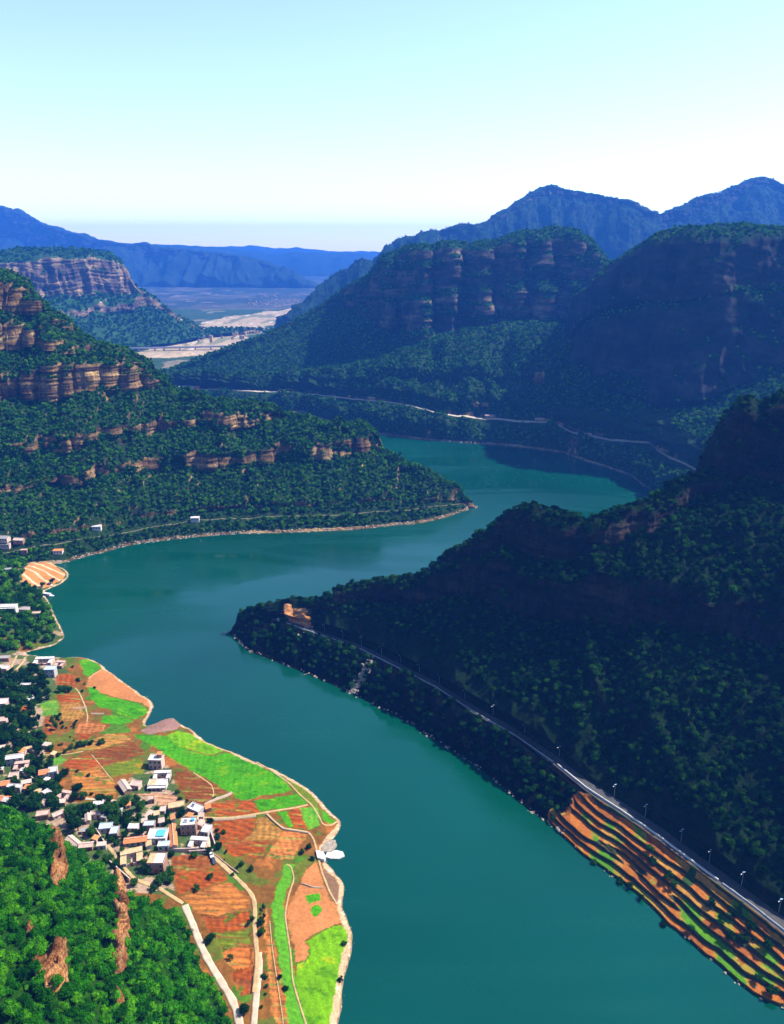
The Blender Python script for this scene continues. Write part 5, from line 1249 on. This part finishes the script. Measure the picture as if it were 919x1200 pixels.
def slab(pts, z0, z1, m, name, label, cat):
    a = [at_z(p_[0], p_[1], z1) for p_ in pts]; q = MB(); n = len(a); cx = sum(float(p_[0]) for p_ in a)/n; cy = sum(float(p_[1]) for p_ in a)/n
    area = sum(float(a[i][0]*a[(i+1) % n][1]-a[(i+1) % n][0]*a[i][1]) for i in range(n)); a = a if area > 0 else a[::-1]
    q.v += [(float(p_[0])-cx, float(p_[1])-cy, z0) for p_ in a]+[(float(p_[0])-cx, float(p_[1])-cy, z1) for p_ in a]
    for i in range(n): j = (i+1) % n; q.f.append((i, j, n+j, n+i)); q.m.append(0)
    q.f.append(tuple(n+i for i in range(n))); q.m.append(0); o = q.build(name, m, None, (cx, cy, 0)); tag(o, label, cat); return o
slab([(370, 996), (379, 998), (382, 1003), (380, 1007), (372, 1005)], -1, 2.6, M_white, 'concrete_block', 'white concrete block at the water edge, beside the tapering jetty', 'block')
slab([(383, 999), (394, 996), (402, 998), (404, 1003), (397, 1006), (388, 1006), (382, 1004)], -2, .7, M_slabw, 'jetty', 'short tapering white jetty jutting into the water from the farmland', 'jetty')
slab([(376, 989), (384, 985), (393, 984), (395, 990), (389, 998), (378, 998)], -2, 1.0, M_boul, 'stone_landing', 'brown stone landing just above the tapering white jetty', 'landing')
# ================================================================== trees
def crown_mesh(name, seed, nleaf, size, lobes=8, m=None, core=True, tall=1.0, flat=.0):
    """unit crown (about 1 across, standing on z=0): leaf sprays spread through several lobes"""
    r_ = np.random.default_rng(seed); L_ = []
    for i in range(lobes):
        a = r_.uniform(0, 2*np.pi); q = r_.uniform(.08, .3); L_.append((q*np.cos(a), q*np.sin(a), r_.uniform(.28, .68)*tall, r_.uniform(.17, .29)))
    L_.append((0, 0, .52*tall, .3)); L_ = np.array(L_)
    k = r_.integers(0, len(L_), nleaf); d = r_.normal(size=(nleaf, 3)); d /= np.linalg.norm(d, axis=1)[:, None]; d[:, 2] = np.abs(d[:, 2])*.9+d[:, 2]*.1-.12
    rr = L_[k, 3]*(.72+.36*r_.random(nleaf)); c = L_[k, :3]+d*rr[:, None]*np.array([1, 1, tall**.5])
    nrm = d+r_.normal(size=d.shape)*.55; nrm /= np.linalg.norm(nrm, axis=1)[:, None]
    t1 = np.cross(nrm, r_.normal(size=d.shape)); t1 /= np.linalg.norm(t1, axis=1)[:, None]; t2 = np.cross(nrm, t1)
    s = size*(.6+.8*r_.random(nleaf))[:, None]
    V = np.stack([c-t1*s, c-t2*s*.7+nrm*s*.25, c+t1*s, c+t2*s*.7+nrm*s*.25], 1).reshape(-1, 3); F = np.arange(len(V)).reshape(-1, 4)
    if core:
        cv = []; cf = []
        for (x, y, z, q) in L_:
            b0 = len(V)+len(cv); q *= .8
            for dx, dy, dz in ((1, 0, 0), (0, 1, 0), (-1, 0, 0), (0, -1, 0), (0, 0, 1), (0, 0, -1)): cv.append((x+dx*q, y+dy*q, z+dz*q*tall))
            for i in range(4): j = (i+1) % 4; cf.append((b0+i, b0+j, b0+4, b0+4)); cf.append((b0+j, b0+i, b0+5, b0+5))
        V = np.concatenate([V, cv])
        me = bpy.data.meshes.new(name); me.from_pydata(V.tolist(), [], F.tolist()+[f[:3] for f in cf])
    else:
        me = bpy.data.meshes.new(name); me.from_pydata(V.tolist(), [], F.tolist())
    me.materials.append(m); me.update(); return me
def trunk_mesh(name, seed, limbs=5, tall=1.0):
    m = MB(); r_ = random.Random(seed); m.cyl((0, 0, -.3), (.01, 0, .35*tall), .045, .032, 7)
    for i in range(limbs):
        a = 6.283*i/limbs+r_.random(); z = .25*tall+.1*r_.random(); m.cyl((.01, 0, z), (.2*math.cos(a), .2*math.sin(a), z+.28*tall), .022, .008, 5)
    return m.mesh(name, M_bark)
NEARA = [crown_mesh('crown', s, 620, .042, 9, M_leafA) for s in (1, 2, 3, 4)]
VILC = [crown_mesh('crown', s, 520, .045, 9, M_leafD) for s in (11, 12, 13)]
POPC = [crown_mesh('crown', s, 420, .06, 9, M_leafD, tall=1.9) for s in (21, 22)]
NEARC = [crown_mesh('crown', s, 520, .045, 9, M_leafC) for s in (31, 32)]
TRK = [trunk_mesh('trunk', s) for s in (1, 2, 3)]
def tree(name, p, s, crown, label, group, cat='tree', zs=1.0, trunk=True):
    r_ = empty(name, (float(p[0]), float(p[1]), float(p[2])), rnd.uniform(0, 6.28), label=label, cat=cat, group=group)
    r_.scale = (s, s, s*zs)
    c = bpy.data.objects.new('crown' if trunk else 'foliage', crown); COL.objects.link(c); c.parent = r_
    if trunk: t_ = bpy.data.objects.new('trunk', rnd.choice(TRK)); COL.objects.link(t_); t_.parent = r_
    return r_
def clear(pt, margin=0):
    k = np.ones(len(pt), bool)
    for (x, y, r_) in TREECLEAR: k &= np.hypot(pt[:, 0]-x, pt[:, 1]-y) > r_+margin
    return k
def offpaths(pt, w_=2.2):
    k = np.ones(len(pt), bool)
    for c in PATHS:
        for i in range(0, len(pt), 2000): k[i:i+2000] &= np.min(np.hypot(pt[i:i+2000, 0][:, None]-c[None, ::2, 0], pt[i:i+2000, 1][:, None]-c[None, ::2, 1]), 1) > w_
    return k
def topix(p):
    p = np.atleast_2d(p); dx, dy, dz = p[:, 0], p[:, 1], p[:, 2]-H; f = dy*CP-dz*SP; u = dy*SP+dz*CP
    return CX+FPX*dx/f, CY-FPX*u/f, f
# foreground slope: the nearest as trees of their own, the rest as one wood
pt, s = scatter(DF, .15, smin=2.2, smax=6.0, rockmax=.45, zmin=1, maxn=16000)
k = (bil(dF, pt[:, 0], pt[:, 1]) > .8) & clear(pt, 1) & offpaths(pt, 3.2); pt, s = pt[k], s[k]
qx, qy, f = topix(pt)
inv = (qx > -10) & (qx < 930) & (qy > 0) & (qy < 1215)
order = np.argsort(np.where(inv, -s/f, 1)); near = order[:230]; rest = order[230:]
for i in near:
    p = pt[i]-np.array([0, 0, .12*s[i]])
    tree('broadleaf_tree', p, s[i]*1.12, NEARA[int(rng.integers(4))], 'bright green leafy tree in the dense wood of the foreground slope', 'trees of the foreground slope', zs=rnd.uniform(.85, 1.2))
FOREST.append(('foreground', (pt[rest]-np.array([0, 0, .3]), s[rest]), M_leafA, 2))
# village and field trees
VT = [(118, 936, 9), (128, 950, 12), (140, 950, 13), (150, 955, 10), (133, 962, 8), (147, 940, 9), (166, 945, 8), (160, 938, 7), (92, 968, 11), (84, 962, 10), (98, 975, 8), (90, 950, 7), (178, 990, 9), (165, 990, 7), (172, 1016, 9), (195, 1010, 8), (198, 1025, 9), (190, 1030, 9), (205, 950, 7), (214, 953, 6), (222, 992, 6), (236, 996, 6), (228, 1002, 5),
      (8, 868, 10), (20, 862, 9), (34, 868, 11), (44, 878, 10), (36, 888, 9), (46, 892, 9), (6, 880, 9), (2, 895, 10), (36, 905, 9), (28, 918, 11), (38, 924, 10), (48, 918, 9), (44, 938, 10), (36, 944, 10), (60, 938, 9), (66, 945, 8), (22, 936, 11), (12, 930, 9), (70, 912, 8), (66, 920, 7), (76, 905, 7), (92, 925, 9), (98, 932, 7), (88, 934, 7), (80, 950, 8), (112, 945, 6), (100, 947, 7), (130, 938, 7),
      (10, 792, 10), (20, 796, 10), (30, 790, 9), (38, 796, 10), (14, 804, 11), (26, 808, 10), (38, 806, 10), (46, 800, 9), (8, 812, 9), (18, 818, 10), (28, 820, 9), (10, 830, 10), (2, 834, 10), (14, 840, 9), (44, 812, 9), (54, 800, 8), (56, 810, 8), (6, 852, 10), (18, 850, 9), (26, 846, 8), (28, 858, 9), (38, 850, 8), (34, 878, 8), (14, 858, 9), (2, 862, 9), (30, 838, 8), (4, 800, 10), (0, 845, 9), (22, 872, 9), (12, 888, 8), (56, 910, 7), (60, 892, 6), (50, 790, 7), (44, 785, 7), (36, 780, 6)]
SHORT = {0: 'stair-hut house', 1: 'white courtyard house', 2: 'columned porch house', 3: 'slantwise pale gabled house', 4: 'small pink flat-roofed house', 5: 'tiny pinkish shed', 6: 'tan flat-roofed house', 7: 'turned pale grey house', 8: 'blue-tank house', 9: 'upper pale blue roof', 10: 'bright blue sheet', 11: 'lower pale blue roof', 12: 'long narrow orange roof', 13: 'corner courtyard house', 14: 'small white roof by the street', 15: 'left one of the twin pale blue roofs', 16: 'right one of the twin pale blue roofs', 17: 'orange-tiled village house', 18: 'large tan courtyard house', 19: 'tall gleaming white roof', 20: 'weathered slanting gabled house', 21: 'small weathered gabled house', 22: 'narrow pink-roofed house', 23: 'narrow pale gabled house', 24: 'pink house at the slope rim', 25: 'small gabled house above the crag', 26: 'white pitched roof', 27: 'brown courtyard house', 28: 'small pink house under the brown courtyard', 29: 'grey-walled orange-tiled house', 30: 'white half of the grey twin house', 31: 'upper edge-of-frame orange roof', 32: 'long low white roof', 33: 'lower edge-of-frame orange roof', 34: 'small white roof under the grey house', 35: 'pink courtyard house', 36: 'bay courtyard house', 37: 'two-storey pale blue roof on the bay', 38: 'pink yard house on the bay', 39: 'edge-of-frame white roof in the grove', 40: 'thin lone white roof', 41: 'grey roof by the forked tracks', 42: 'pale house by the forked tracks', 43: 'pinkish edge-of-frame house', 44: 'askew white house'}
HPX = np.array([(h_[0], h_[1]) for h_ in HOUSES]); USEDL = {}
def tree_label(kind, a, b_, fallback):
    d = np.hypot(HPX[:, 0]-a, (HPX[:, 1]-b_)*1.3)
    for k in np.argsort(d)[:3]:
        if int(k) not in SHORT: continue
        dx, dy = a-HPX[k, 0], b_-HPX[k, 1]
        how = 'hard against' if abs(dx)+abs(dy) < 6 else (('just below' if d[k] < 13 else 'farther below') if dy > 0 else ('just above' if d[k] < 13 else 'farther above')) if abs(dy) > abs(dx)*.8 else (('just right of' if d[k] < 13 else 'farther right of') if dx > 0 else ('just left of' if d[k] < 13 else 'farther left of'))
        l_ = '%s %s the %s' % (kind, how, SHORT[int(k)])
        if l_ not in USEDL: USEDL[l_] = 1; return l_
    return fallback
wh = lambda py: 'in the village' if py > 895 else 'in the dark grove left of the fields'
for q, (a, b_, sz) in enumerate(VT):
    x, y, z = hit1(a, b_+sz*.5); p = np.array([[x, y, z]])
    if not clear(p, .6)[0]:
        dx = rnd.choice((-1, 1))*4; x += dx; p = np.array([[x, y, float(hland(x, y))]])
        if not clear(p, -.2)[0]: continue
    g = 'village' if b_ > 895 else 'grove'
    tree('village_tree', p[0], sz*.85, VILC[q % 3], tree_label('large dark green tree' if sz >= 10 else 'dark green spreading tree' if sz > 7 else 'small dark green tree', a, b_, 'dark green spreading tree standing among the village houses' if g == 'village' else 'dark green spreading tree in the dense grove left of the ploughed fields'), 'trees among the village houses' if g == 'village' else 'trees of the dark grove', zs=rnd.uniform(.8, 1.05))
for q, (a, b_) in enumerate([(38, 826), (39, 832), (40, 838), (42, 844), (44, 850), (45, 820), (37, 818), (46, 842), (62, 846), (66, 852), (68, 843), (40, 812)]):
    x, y, z = hit1(a, b_+4); tree('poplar_tree', (x, y, z), rnd.uniform(3.4, 4.6), POPC[q % 2], 'narrow dark tree in the upright belt between the grove and the fields', 'narrow trees of the belt')
FT_ = [(84, 875, 5.5, 'first round tree of the hedge row across the fields'), (93, 873, 6, 'second round tree of the hedge row across the fields'), (101, 871, 6, 'third round tree of the hedge row across the fields'), (107, 870, 5.5, 'fourth round tree of the hedge row across the fields'), (119, 869, 6.5, 'big round tree at the right end of the hedge row'),
      (78, 880, 4.5, 'small round tree starting the hedge row on the left'), (68, 884, 4.5, 'small tree left of the hedge row, by the pale track'), (76, 806, 7, 'broad dark tree below the bay courtyard house'), (70, 808, 6, 'dark tree left of the broad one below the bay courtyard house'), (82, 808, 6, 'dark tree right of the broad one below the bay courtyard house'), (56, 817, 5, 'dark tree at the corner of the small rust field'),
      (91, 903, 3.2, 'small dark bush in the lower ploughed field, left one'), (104, 908, 3.4, 'small upright dark bush in the lower ploughed field, right one'), (79, 903, 3.2, 'small bush at the left edge of the lower ploughed field'), (93, 922, 5.5, 'rounded tree at the bottom of the lower ploughed field'), (107, 930, 3.4, 'small bush above the concrete lane'),
      (211, 936, 4, 'green bush right of the orange yard'), (208, 928, 4, 'green bush up the slope from the orange yard'), (218, 938, 4, 'bright bush left of the rubble knoll'), (226, 941, 3.6, 'bright bush just above the pale grey roof'), (262, 975, 3.6, 'single bush in the rust field right of the village'), (247, 1027, 4.6, 'dark bush upper one on the ploughed strips'), (231, 1041, 4.6, 'dark bush lower one on the ploughed strips'), (248, 1100, 6, 'round dark tree beside the concrete road'), (287, 1184, 6.5, 'round dark tree at the bottom between road and path'),
      (283, 1012, 4, 'bush beside the bend of the dirt path, upper'), (294, 1018, 4, 'bush right of the dirt path, above the green strip'), (273, 1024, 3, 'small dark bush on the dirt path verge'), (296, 1076, 3.2, 'bush against the long dirt path'), (292, 1082, 3.2, 'small bush left of the long dirt path'), (306, 1080, 4.6, 'leafy bush right of the long dirt path'), (307, 1092, 4.6, 'leafy bush lower right of the long dirt path'), (270, 1122, 3.4, 'small bush on the lower ploughed strips'), (403, 1105, 4, 'lone dark bush on the lime green meadow'), (399, 1148, 3.4, 'lone dark bush at the shore of the lime green meadow'), (329, 1145, 3, 'dark bush at the left edge of the green strip'), (335, 1158, 4, 'bushy tree on the lower green strip'), (111, 805, 3, 'small bush at the top of the second meadow'), (62, 680, 7, 'bushy tree on the striped cape, right one'), (50, 684, 7, 'bushy tree on the striped cape, left one'), (251, 905+30, 2.5, 'small shrub on the rubble knoll'), (366, 1006, 3.4, 'bush beside the white concrete block'), (354, 998, 4, 'green bush on the scrub above the white concrete block'), (362, 992, 4, 'green bush highest above the white concrete block'), (240, 996, 4.2, 'bush by the corner of the village street'), (254, 973, 3.5, 'bush at the left edge of the rust field')]
for q, (a, b_, sz, lab) in enumerate(FT_):
    x, y, z = hit1(a, b_+sz*.5); small = sz < 4.3
    tree('field_bush' if small else 'field_tree', (x, y, z-.1*sz if small else z), sz*.9, VILC[q % 3], lab, 'bushes and trees standing in the fields', cat='bush' if small else 'tree', zs=rnd.uniform(.75, 1), trunk=not small)
# right bank: bushes on the terraces
P = DB['P']; trr = np.where(DB['seg'] == 'terr')[0]
def ontree(px_, py_):
    j = int(np.argmin(np.abs(DB['px']-px_))); P_ = DB['P'][:, j]; _, pyy, _ = topix(P_); i = int(np.argmin(np.abs(pyy-py_)+(DB['seg'] == 'back')*500)); return P_[i]
for a, b_, sz, lab in [(766, 1012, 5.5, 'round bush in the middle of the terraces, uppermost of three'), (784, 1030, 6, 'round bush in the middle of the terraces, second of three'), (790, 1038, 5, 'round bush in the middle of the terraces, third of three'), (696, 1013, 4.5, 'round green bush at the water edge under the terraces'), (727, 1036, 5, 'dark shrub on the shore below the longest terrace'), (738, 1040, 5, 'dark shrub right of the other on the shore below the longest terrace'), (752, 1054, 4.5, 'shrub on the shore below the green terrace patch'), (856, 1100, 6, 'dark tree in the scrub of the lower terraces, upper'), (872, 1104, 6, 'dark tree in the scrub of the lower terraces, right'), (845, 1080, 5, 'dark tree under the parapet near the lower terraces'), (880, 1090, 6, 'dark tree close to the road near the frame edge'), (900, 1110, 6.5, 'dark tree below the road at the frame edge'), (905, 1165, 6.5, 'dark tree at the shore corner by the frame edge'), (890, 1150, 5, 'dark bush left of the shore corner tree'), (648, 962, 4.5, 'pale green bush at the upper corner of the terraces'), (436, 808, 4.5, 'pale bush at the water left of the rocky chute'), (404, 808, 4.5, 'pale green bush just left of the chute foot'), (442, 822, 4.5, 'pale green bush right of the chute foot at the water'), (514, 864, 5, 'bright bush at the water below the middle road stretch'), (833, 1060, 5, 'bush against the parapet at its white end'), (810, 1090, 4.5, 'shrub on the low terraces near the pale rocks'), (777, 1086, 4.5, 'shrub beside the pale rocks of the shore')]:
    p = ontree(a, b_); tree('bank_bush', p, sz*.9, VILC[int(a) % 3], lab, 'bushes of the right bank', cat='bush', zs=.85, trunk=False)

# village ground scrub and cape woods as masses
cand = []
poly1 = wp([(-60, 662), (30, 658), (28, 686), (50, 692), (55, 706), (62, 722), (72, 742), (58, 754), (28, 762), (-60, 760)])
def fill(poly, dens, smin, smax):
    a = np.array(poly); x0, y0 = a.min(0); x1, y1 = a.max(0); n = int((x1-x0)*(y1-y0)*dens)
    q = np.stack([rng.uniform(x0, x1, n), rng.uniform(y0, y1, n)], 1); q = q[inpoly(q[:, 0], q[:, 1], poly)]
    q = q[(bil(dS, q[:, 0], q[:, 1]) > 4)]; q = np.c_[q, hland(q[:, 0], q[:, 1])]; q = q[clear(q, .5) & offpaths(q, 2)]
    return q, rng.uniform(smin, smax, len(q))
c1_ = fill(poly1, .05, 4.5, 8)
c3_ = fill(wp([(-120, 612), (60, 612), (82, 640), (74, 656), (40, 650), (20, 668), (-120, 690)]), .04, 4, 7)
c2_ = fill(wp([(-120, 775), (40, 782), (60, 800), (52, 815), (40, 830), (44, 860), (60, 870), (60, 885), (70, 905), (74, 945), (40, 955), (-120, 930)]), .05, 2.5, 6)
fp = [f_ for f_ in FIELDS]
c4_ = fill(wp([(84, 780), (92, 776), (104, 815), (108, 850), (90, 872), (70, 880), (60, 862), (66, 838), (88, 836), (90, 812), (88, 800)]), .02, 1.2, 2.6)
c5_ = fill(wp([(75, 945), (140, 942), (152, 960), (175, 950), (240, 950), (262, 990), (262, 1010), (246, 1000), (200, 1004), (204, 1050), (150, 1038), (100, 990)]), .06, 1.6, 4.6)
c6_ = fill(wp([(246, 990), (258, 990), (300, 1045), (312, 1060), (318, 1200), (304, 1200), (302, 1060), (284, 1040)]), .04, .9, 2.4)
def infield(q):
    a = np.full(len(q[0]), True)
    for nm, c, pts, st in FIELDS: a &= ~inpoly(q[0][:, 0], q[0][:, 1], wp(pts))
    return q[0][a], q[1][a]
FOREST.append(('cape', (c1_[0], c1_[1]), M_leafB, 2))
vs_ = [infield(c) for c in (c2_, c4_, c5_, c6_)]
FOREST.append(('village', (np.concatenate([c[0] for c in vs_]), np.concatenate([c[1] for c in vs_])), M_leafD, 2))
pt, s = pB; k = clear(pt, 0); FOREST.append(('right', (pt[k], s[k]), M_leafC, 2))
# boulders
def shore_rocks(D, row_seg, n, px0, px1, zmax=2.2, smin=.5, smax=1.8, zmin=-.4):
    P_ = D['P']; m_ = (P_[..., 2] < zmax) & (P_[..., 2] > zmin) & (D['px'][None] > px0) & (D['px'][None] < px1) & (D['seg'] != 'back')[:, None]
    i, j = np.where(m_); 
    if not len(i): return np.zeros((0, 3)), np.zeros(0)
    k = rng.integers(0, len(i), n); return P_[i[k], j[k]]+rng.normal(size=(n, 3))*np.array([.8, .8, .1]), smin+(smax-smin)*rng.random(n)**3
BO = [shore_rocks(DA, 0, 1200, 60, 548, 2.2, .4, 1.7), shore_rocks(DB, 0, 350, 274, 1000, 1.2, .3, 1.3), shore_rocks(C0, 0, 300, 330, 760, 2.0, 1, 2.4)]
i0 = np.where(DB['seg'] == 'terr')[0]
# the rocky chute from the road to the water
ch = []
for f in np.linspace(0, 1, 260):
    a = 437+(413-437)*(1-f)**1.0+rng.normal()*2.6; ch.append(ontree(a, 776+(812-776)*(1-f)+rng.normal()*1.5))
BO.append((np.array(ch)+np.array([0, 0, .3]), .5+1.3*rng.random(len(ch))**2))
for a, b_, n in [(612, 955, 60), (650, 978, 70), (770, 1098, 70), (790, 1122, 60), (870, 1166, 50), (357, 738, 20), (430, 775, 20)]:
    q = np.array([ontree(a+rng.normal()*6, b_+rng.normal()*4) for _ in range(n)]); BO.append((q, .5+1.2*rng.random(n)**2))
k = np.where(rng.random(len(SHf)) < .5)[0]; q = SHf[k]+rng.normal(size=(len(k), 2))*.8; BO.append((np.c_[q, np.maximum(hland(q[:, 0], q[:, 1]), -.1)], .2+.5*rng.random(len(k))**2))
bp_ = np.concatenate([b_[0] for b_ in BO]); bs_ = np.concatenate([b_[1] for b_ in BO])

# ---- masses of trees: points carrying instances ------------------------------------------------
def inst_group(name, protos):
    g = bpy.data.node_groups.new(name, 'GeometryNodeTree')
    g.interface.new_socket('Geometry', in_out='INPUT', socket_type='NodeSocketGeometry'); g.interface.new_socket('Geometry', in_out='OUTPUT', socket_type='NodeSocketGeometry')
    gi = g.nodes.new('NodeGroupInput'); go = g.nodes.new('NodeGroupOutput'); ip = g.nodes.new('GeometryNodeInstanceOnPoints'); jn = g.nodes.new('GeometryNodeJoinGeometry')
    for p_ in reversed(protos):
        oi = g.nodes.new('GeometryNodeObjectInfo'); oi.inputs['Object'].default_value = p_; oi.inputs['As Instance'].default_value = True; g.links.new(oi.outputs['Geometry'], jn.inputs[0])
    def attr(nm, typ):
        a = g.nodes.new('GeometryNodeInputNamedAttribute'); a.data_type = typ; a.inputs['Name'].default_value = nm; return a.outputs['Attribute']
    g.links.new(gi.outputs[0], ip.inputs['Points']); g.links.new(jn.outputs[0], ip.inputs['Instance']); ip.inputs['Pick Instance'].default_value = True
    g.links.new(attr('pick', 'INT'), ip.inputs['Instance Index']); g.links.new(attr('rot', 'FLOAT_VECTOR'), ip.inputs['Rotation']); g.links.new(attr('scl', 'FLOAT_VECTOR'), ip.inputs['Scale'])
    g.links.new(ip.outputs[0], go.inputs[0]); return g
def proto(me):      # source shapes, not linked into the scene
    o = bpy.data.objects.new('crown_source', me); return o
def mass(name, pts, s, protos, zs=(.8, 1.2), sink=.1, **kw):
    n = len(pts); me = bpy.data.meshes.new(name); me.vertices.add(n)
    q = np.array(pts, np.float32).copy(); q[:, 2] -= s*sink; me.vertices.foreach_set('co', q.ravel())
    rot = np.zeros((n, 3), np.float32); rot[:, 2] = rng.random(n)*6.28; rot[:, 0] = rng.normal(size=n)*.08
    sc = np.stack([s*rng.uniform(.9, 1.1, n), s*rng.uniform(.9, 1.1, n), s*rng.uniform(*zs, n)], 1).astype(np.float32)
    a = me.attributes.new('rot', 'FLOAT_VECTOR', 'POINT'); a.data.foreach_set('vector', rot.ravel())
    a = me.attributes.new('scl', 'FLOAT_VECTOR', 'POINT'); a.data.foreach_set('vector', sc.ravel())
    a = me.attributes.new('pick', 'INT', 'POINT'); a.data.foreach_set('value', rng.integers(0, len(protos), n).astype(np.int32))
    o = bpy.data.objects.new(name, me); COL.objects.link(o); md = o.modifiers.new('scatter', 'NODES'); md.node_group = inst_group(name, protos)
    tag(o, kind='stuff', **kw); return o
LOD = {}
def lod(m, k):
    if (m.name, k) not in LOD:
        n, sz, lb_ = {0: (60, .13, 5), 1: (150, .075, 7), 2: (340, .055, 8)}[k]
        LOD[(m.name, k)] = [proto(crown_mesh('crown_lod', 100+i+k*10, n, sz, lb_, m)) for i in range(4)]
    return LOD[(m.name, k)]
LB = dict(far='distant dark woods on the far mountains', farbank='dense woods covering the far bank and its mountains', left='dense green woods on the cliffed left hill', foreground='bright green wood on the foreground slope', cape='woods on the small capes left of the water', village='shrubs and small trees between the village houses', right='dark dense woods of the shaded right hill')
grp = {}
for nm, (pt, s), m, k in FOREST:
    grp.setdefault((nm, m.name, k), []).append((pt, s, m))
tot = 0
for (nm, _, k), L_ in grp.items():
    pt = np.concatenate([l[0] for l in L_]); s = np.concatenate([l[1] for l in L_])
    if nm in ('left', 'farbank'): k_ = clear(pt, 1.5); pt, s = pt[k_], s[k_]
    tot += len(pt)
    mass('forest', pt, s*1.25, lod(L_[0][2], k), label=LB[nm], cat='forest')
print('trees in masses', tot)
mass('shore_rocks', bp_, bs_, [proto(m) for m in RM], sink=.35, label='pale boulders and rubble along the shores', cat='rocks')
# ================================================================== air
bmh = MB(); bmh.box(-10900, 10900, -3400, 11000, -15, 575)
M_haze = bpy.data.materials.new('haze'); M_haze.use_nodes = True; t = M_haze.node_tree
t.nodes.remove(t.nodes['Principled BSDF']); v = t.nodes.new('ShaderNodeVolumePrincipled')
v.inputs['Color'].default_value = (.05, .25, 1, 1); v.inputs['Density'].default_value = 1.0e-4; v.inputs['Anisotropy'].default_value = .2
t.links.new(v.outputs[0], t.nodes['Material Output'].inputs['Volume'])
o = bmh.build('haze', M_haze); tag(o, kind='stuff')
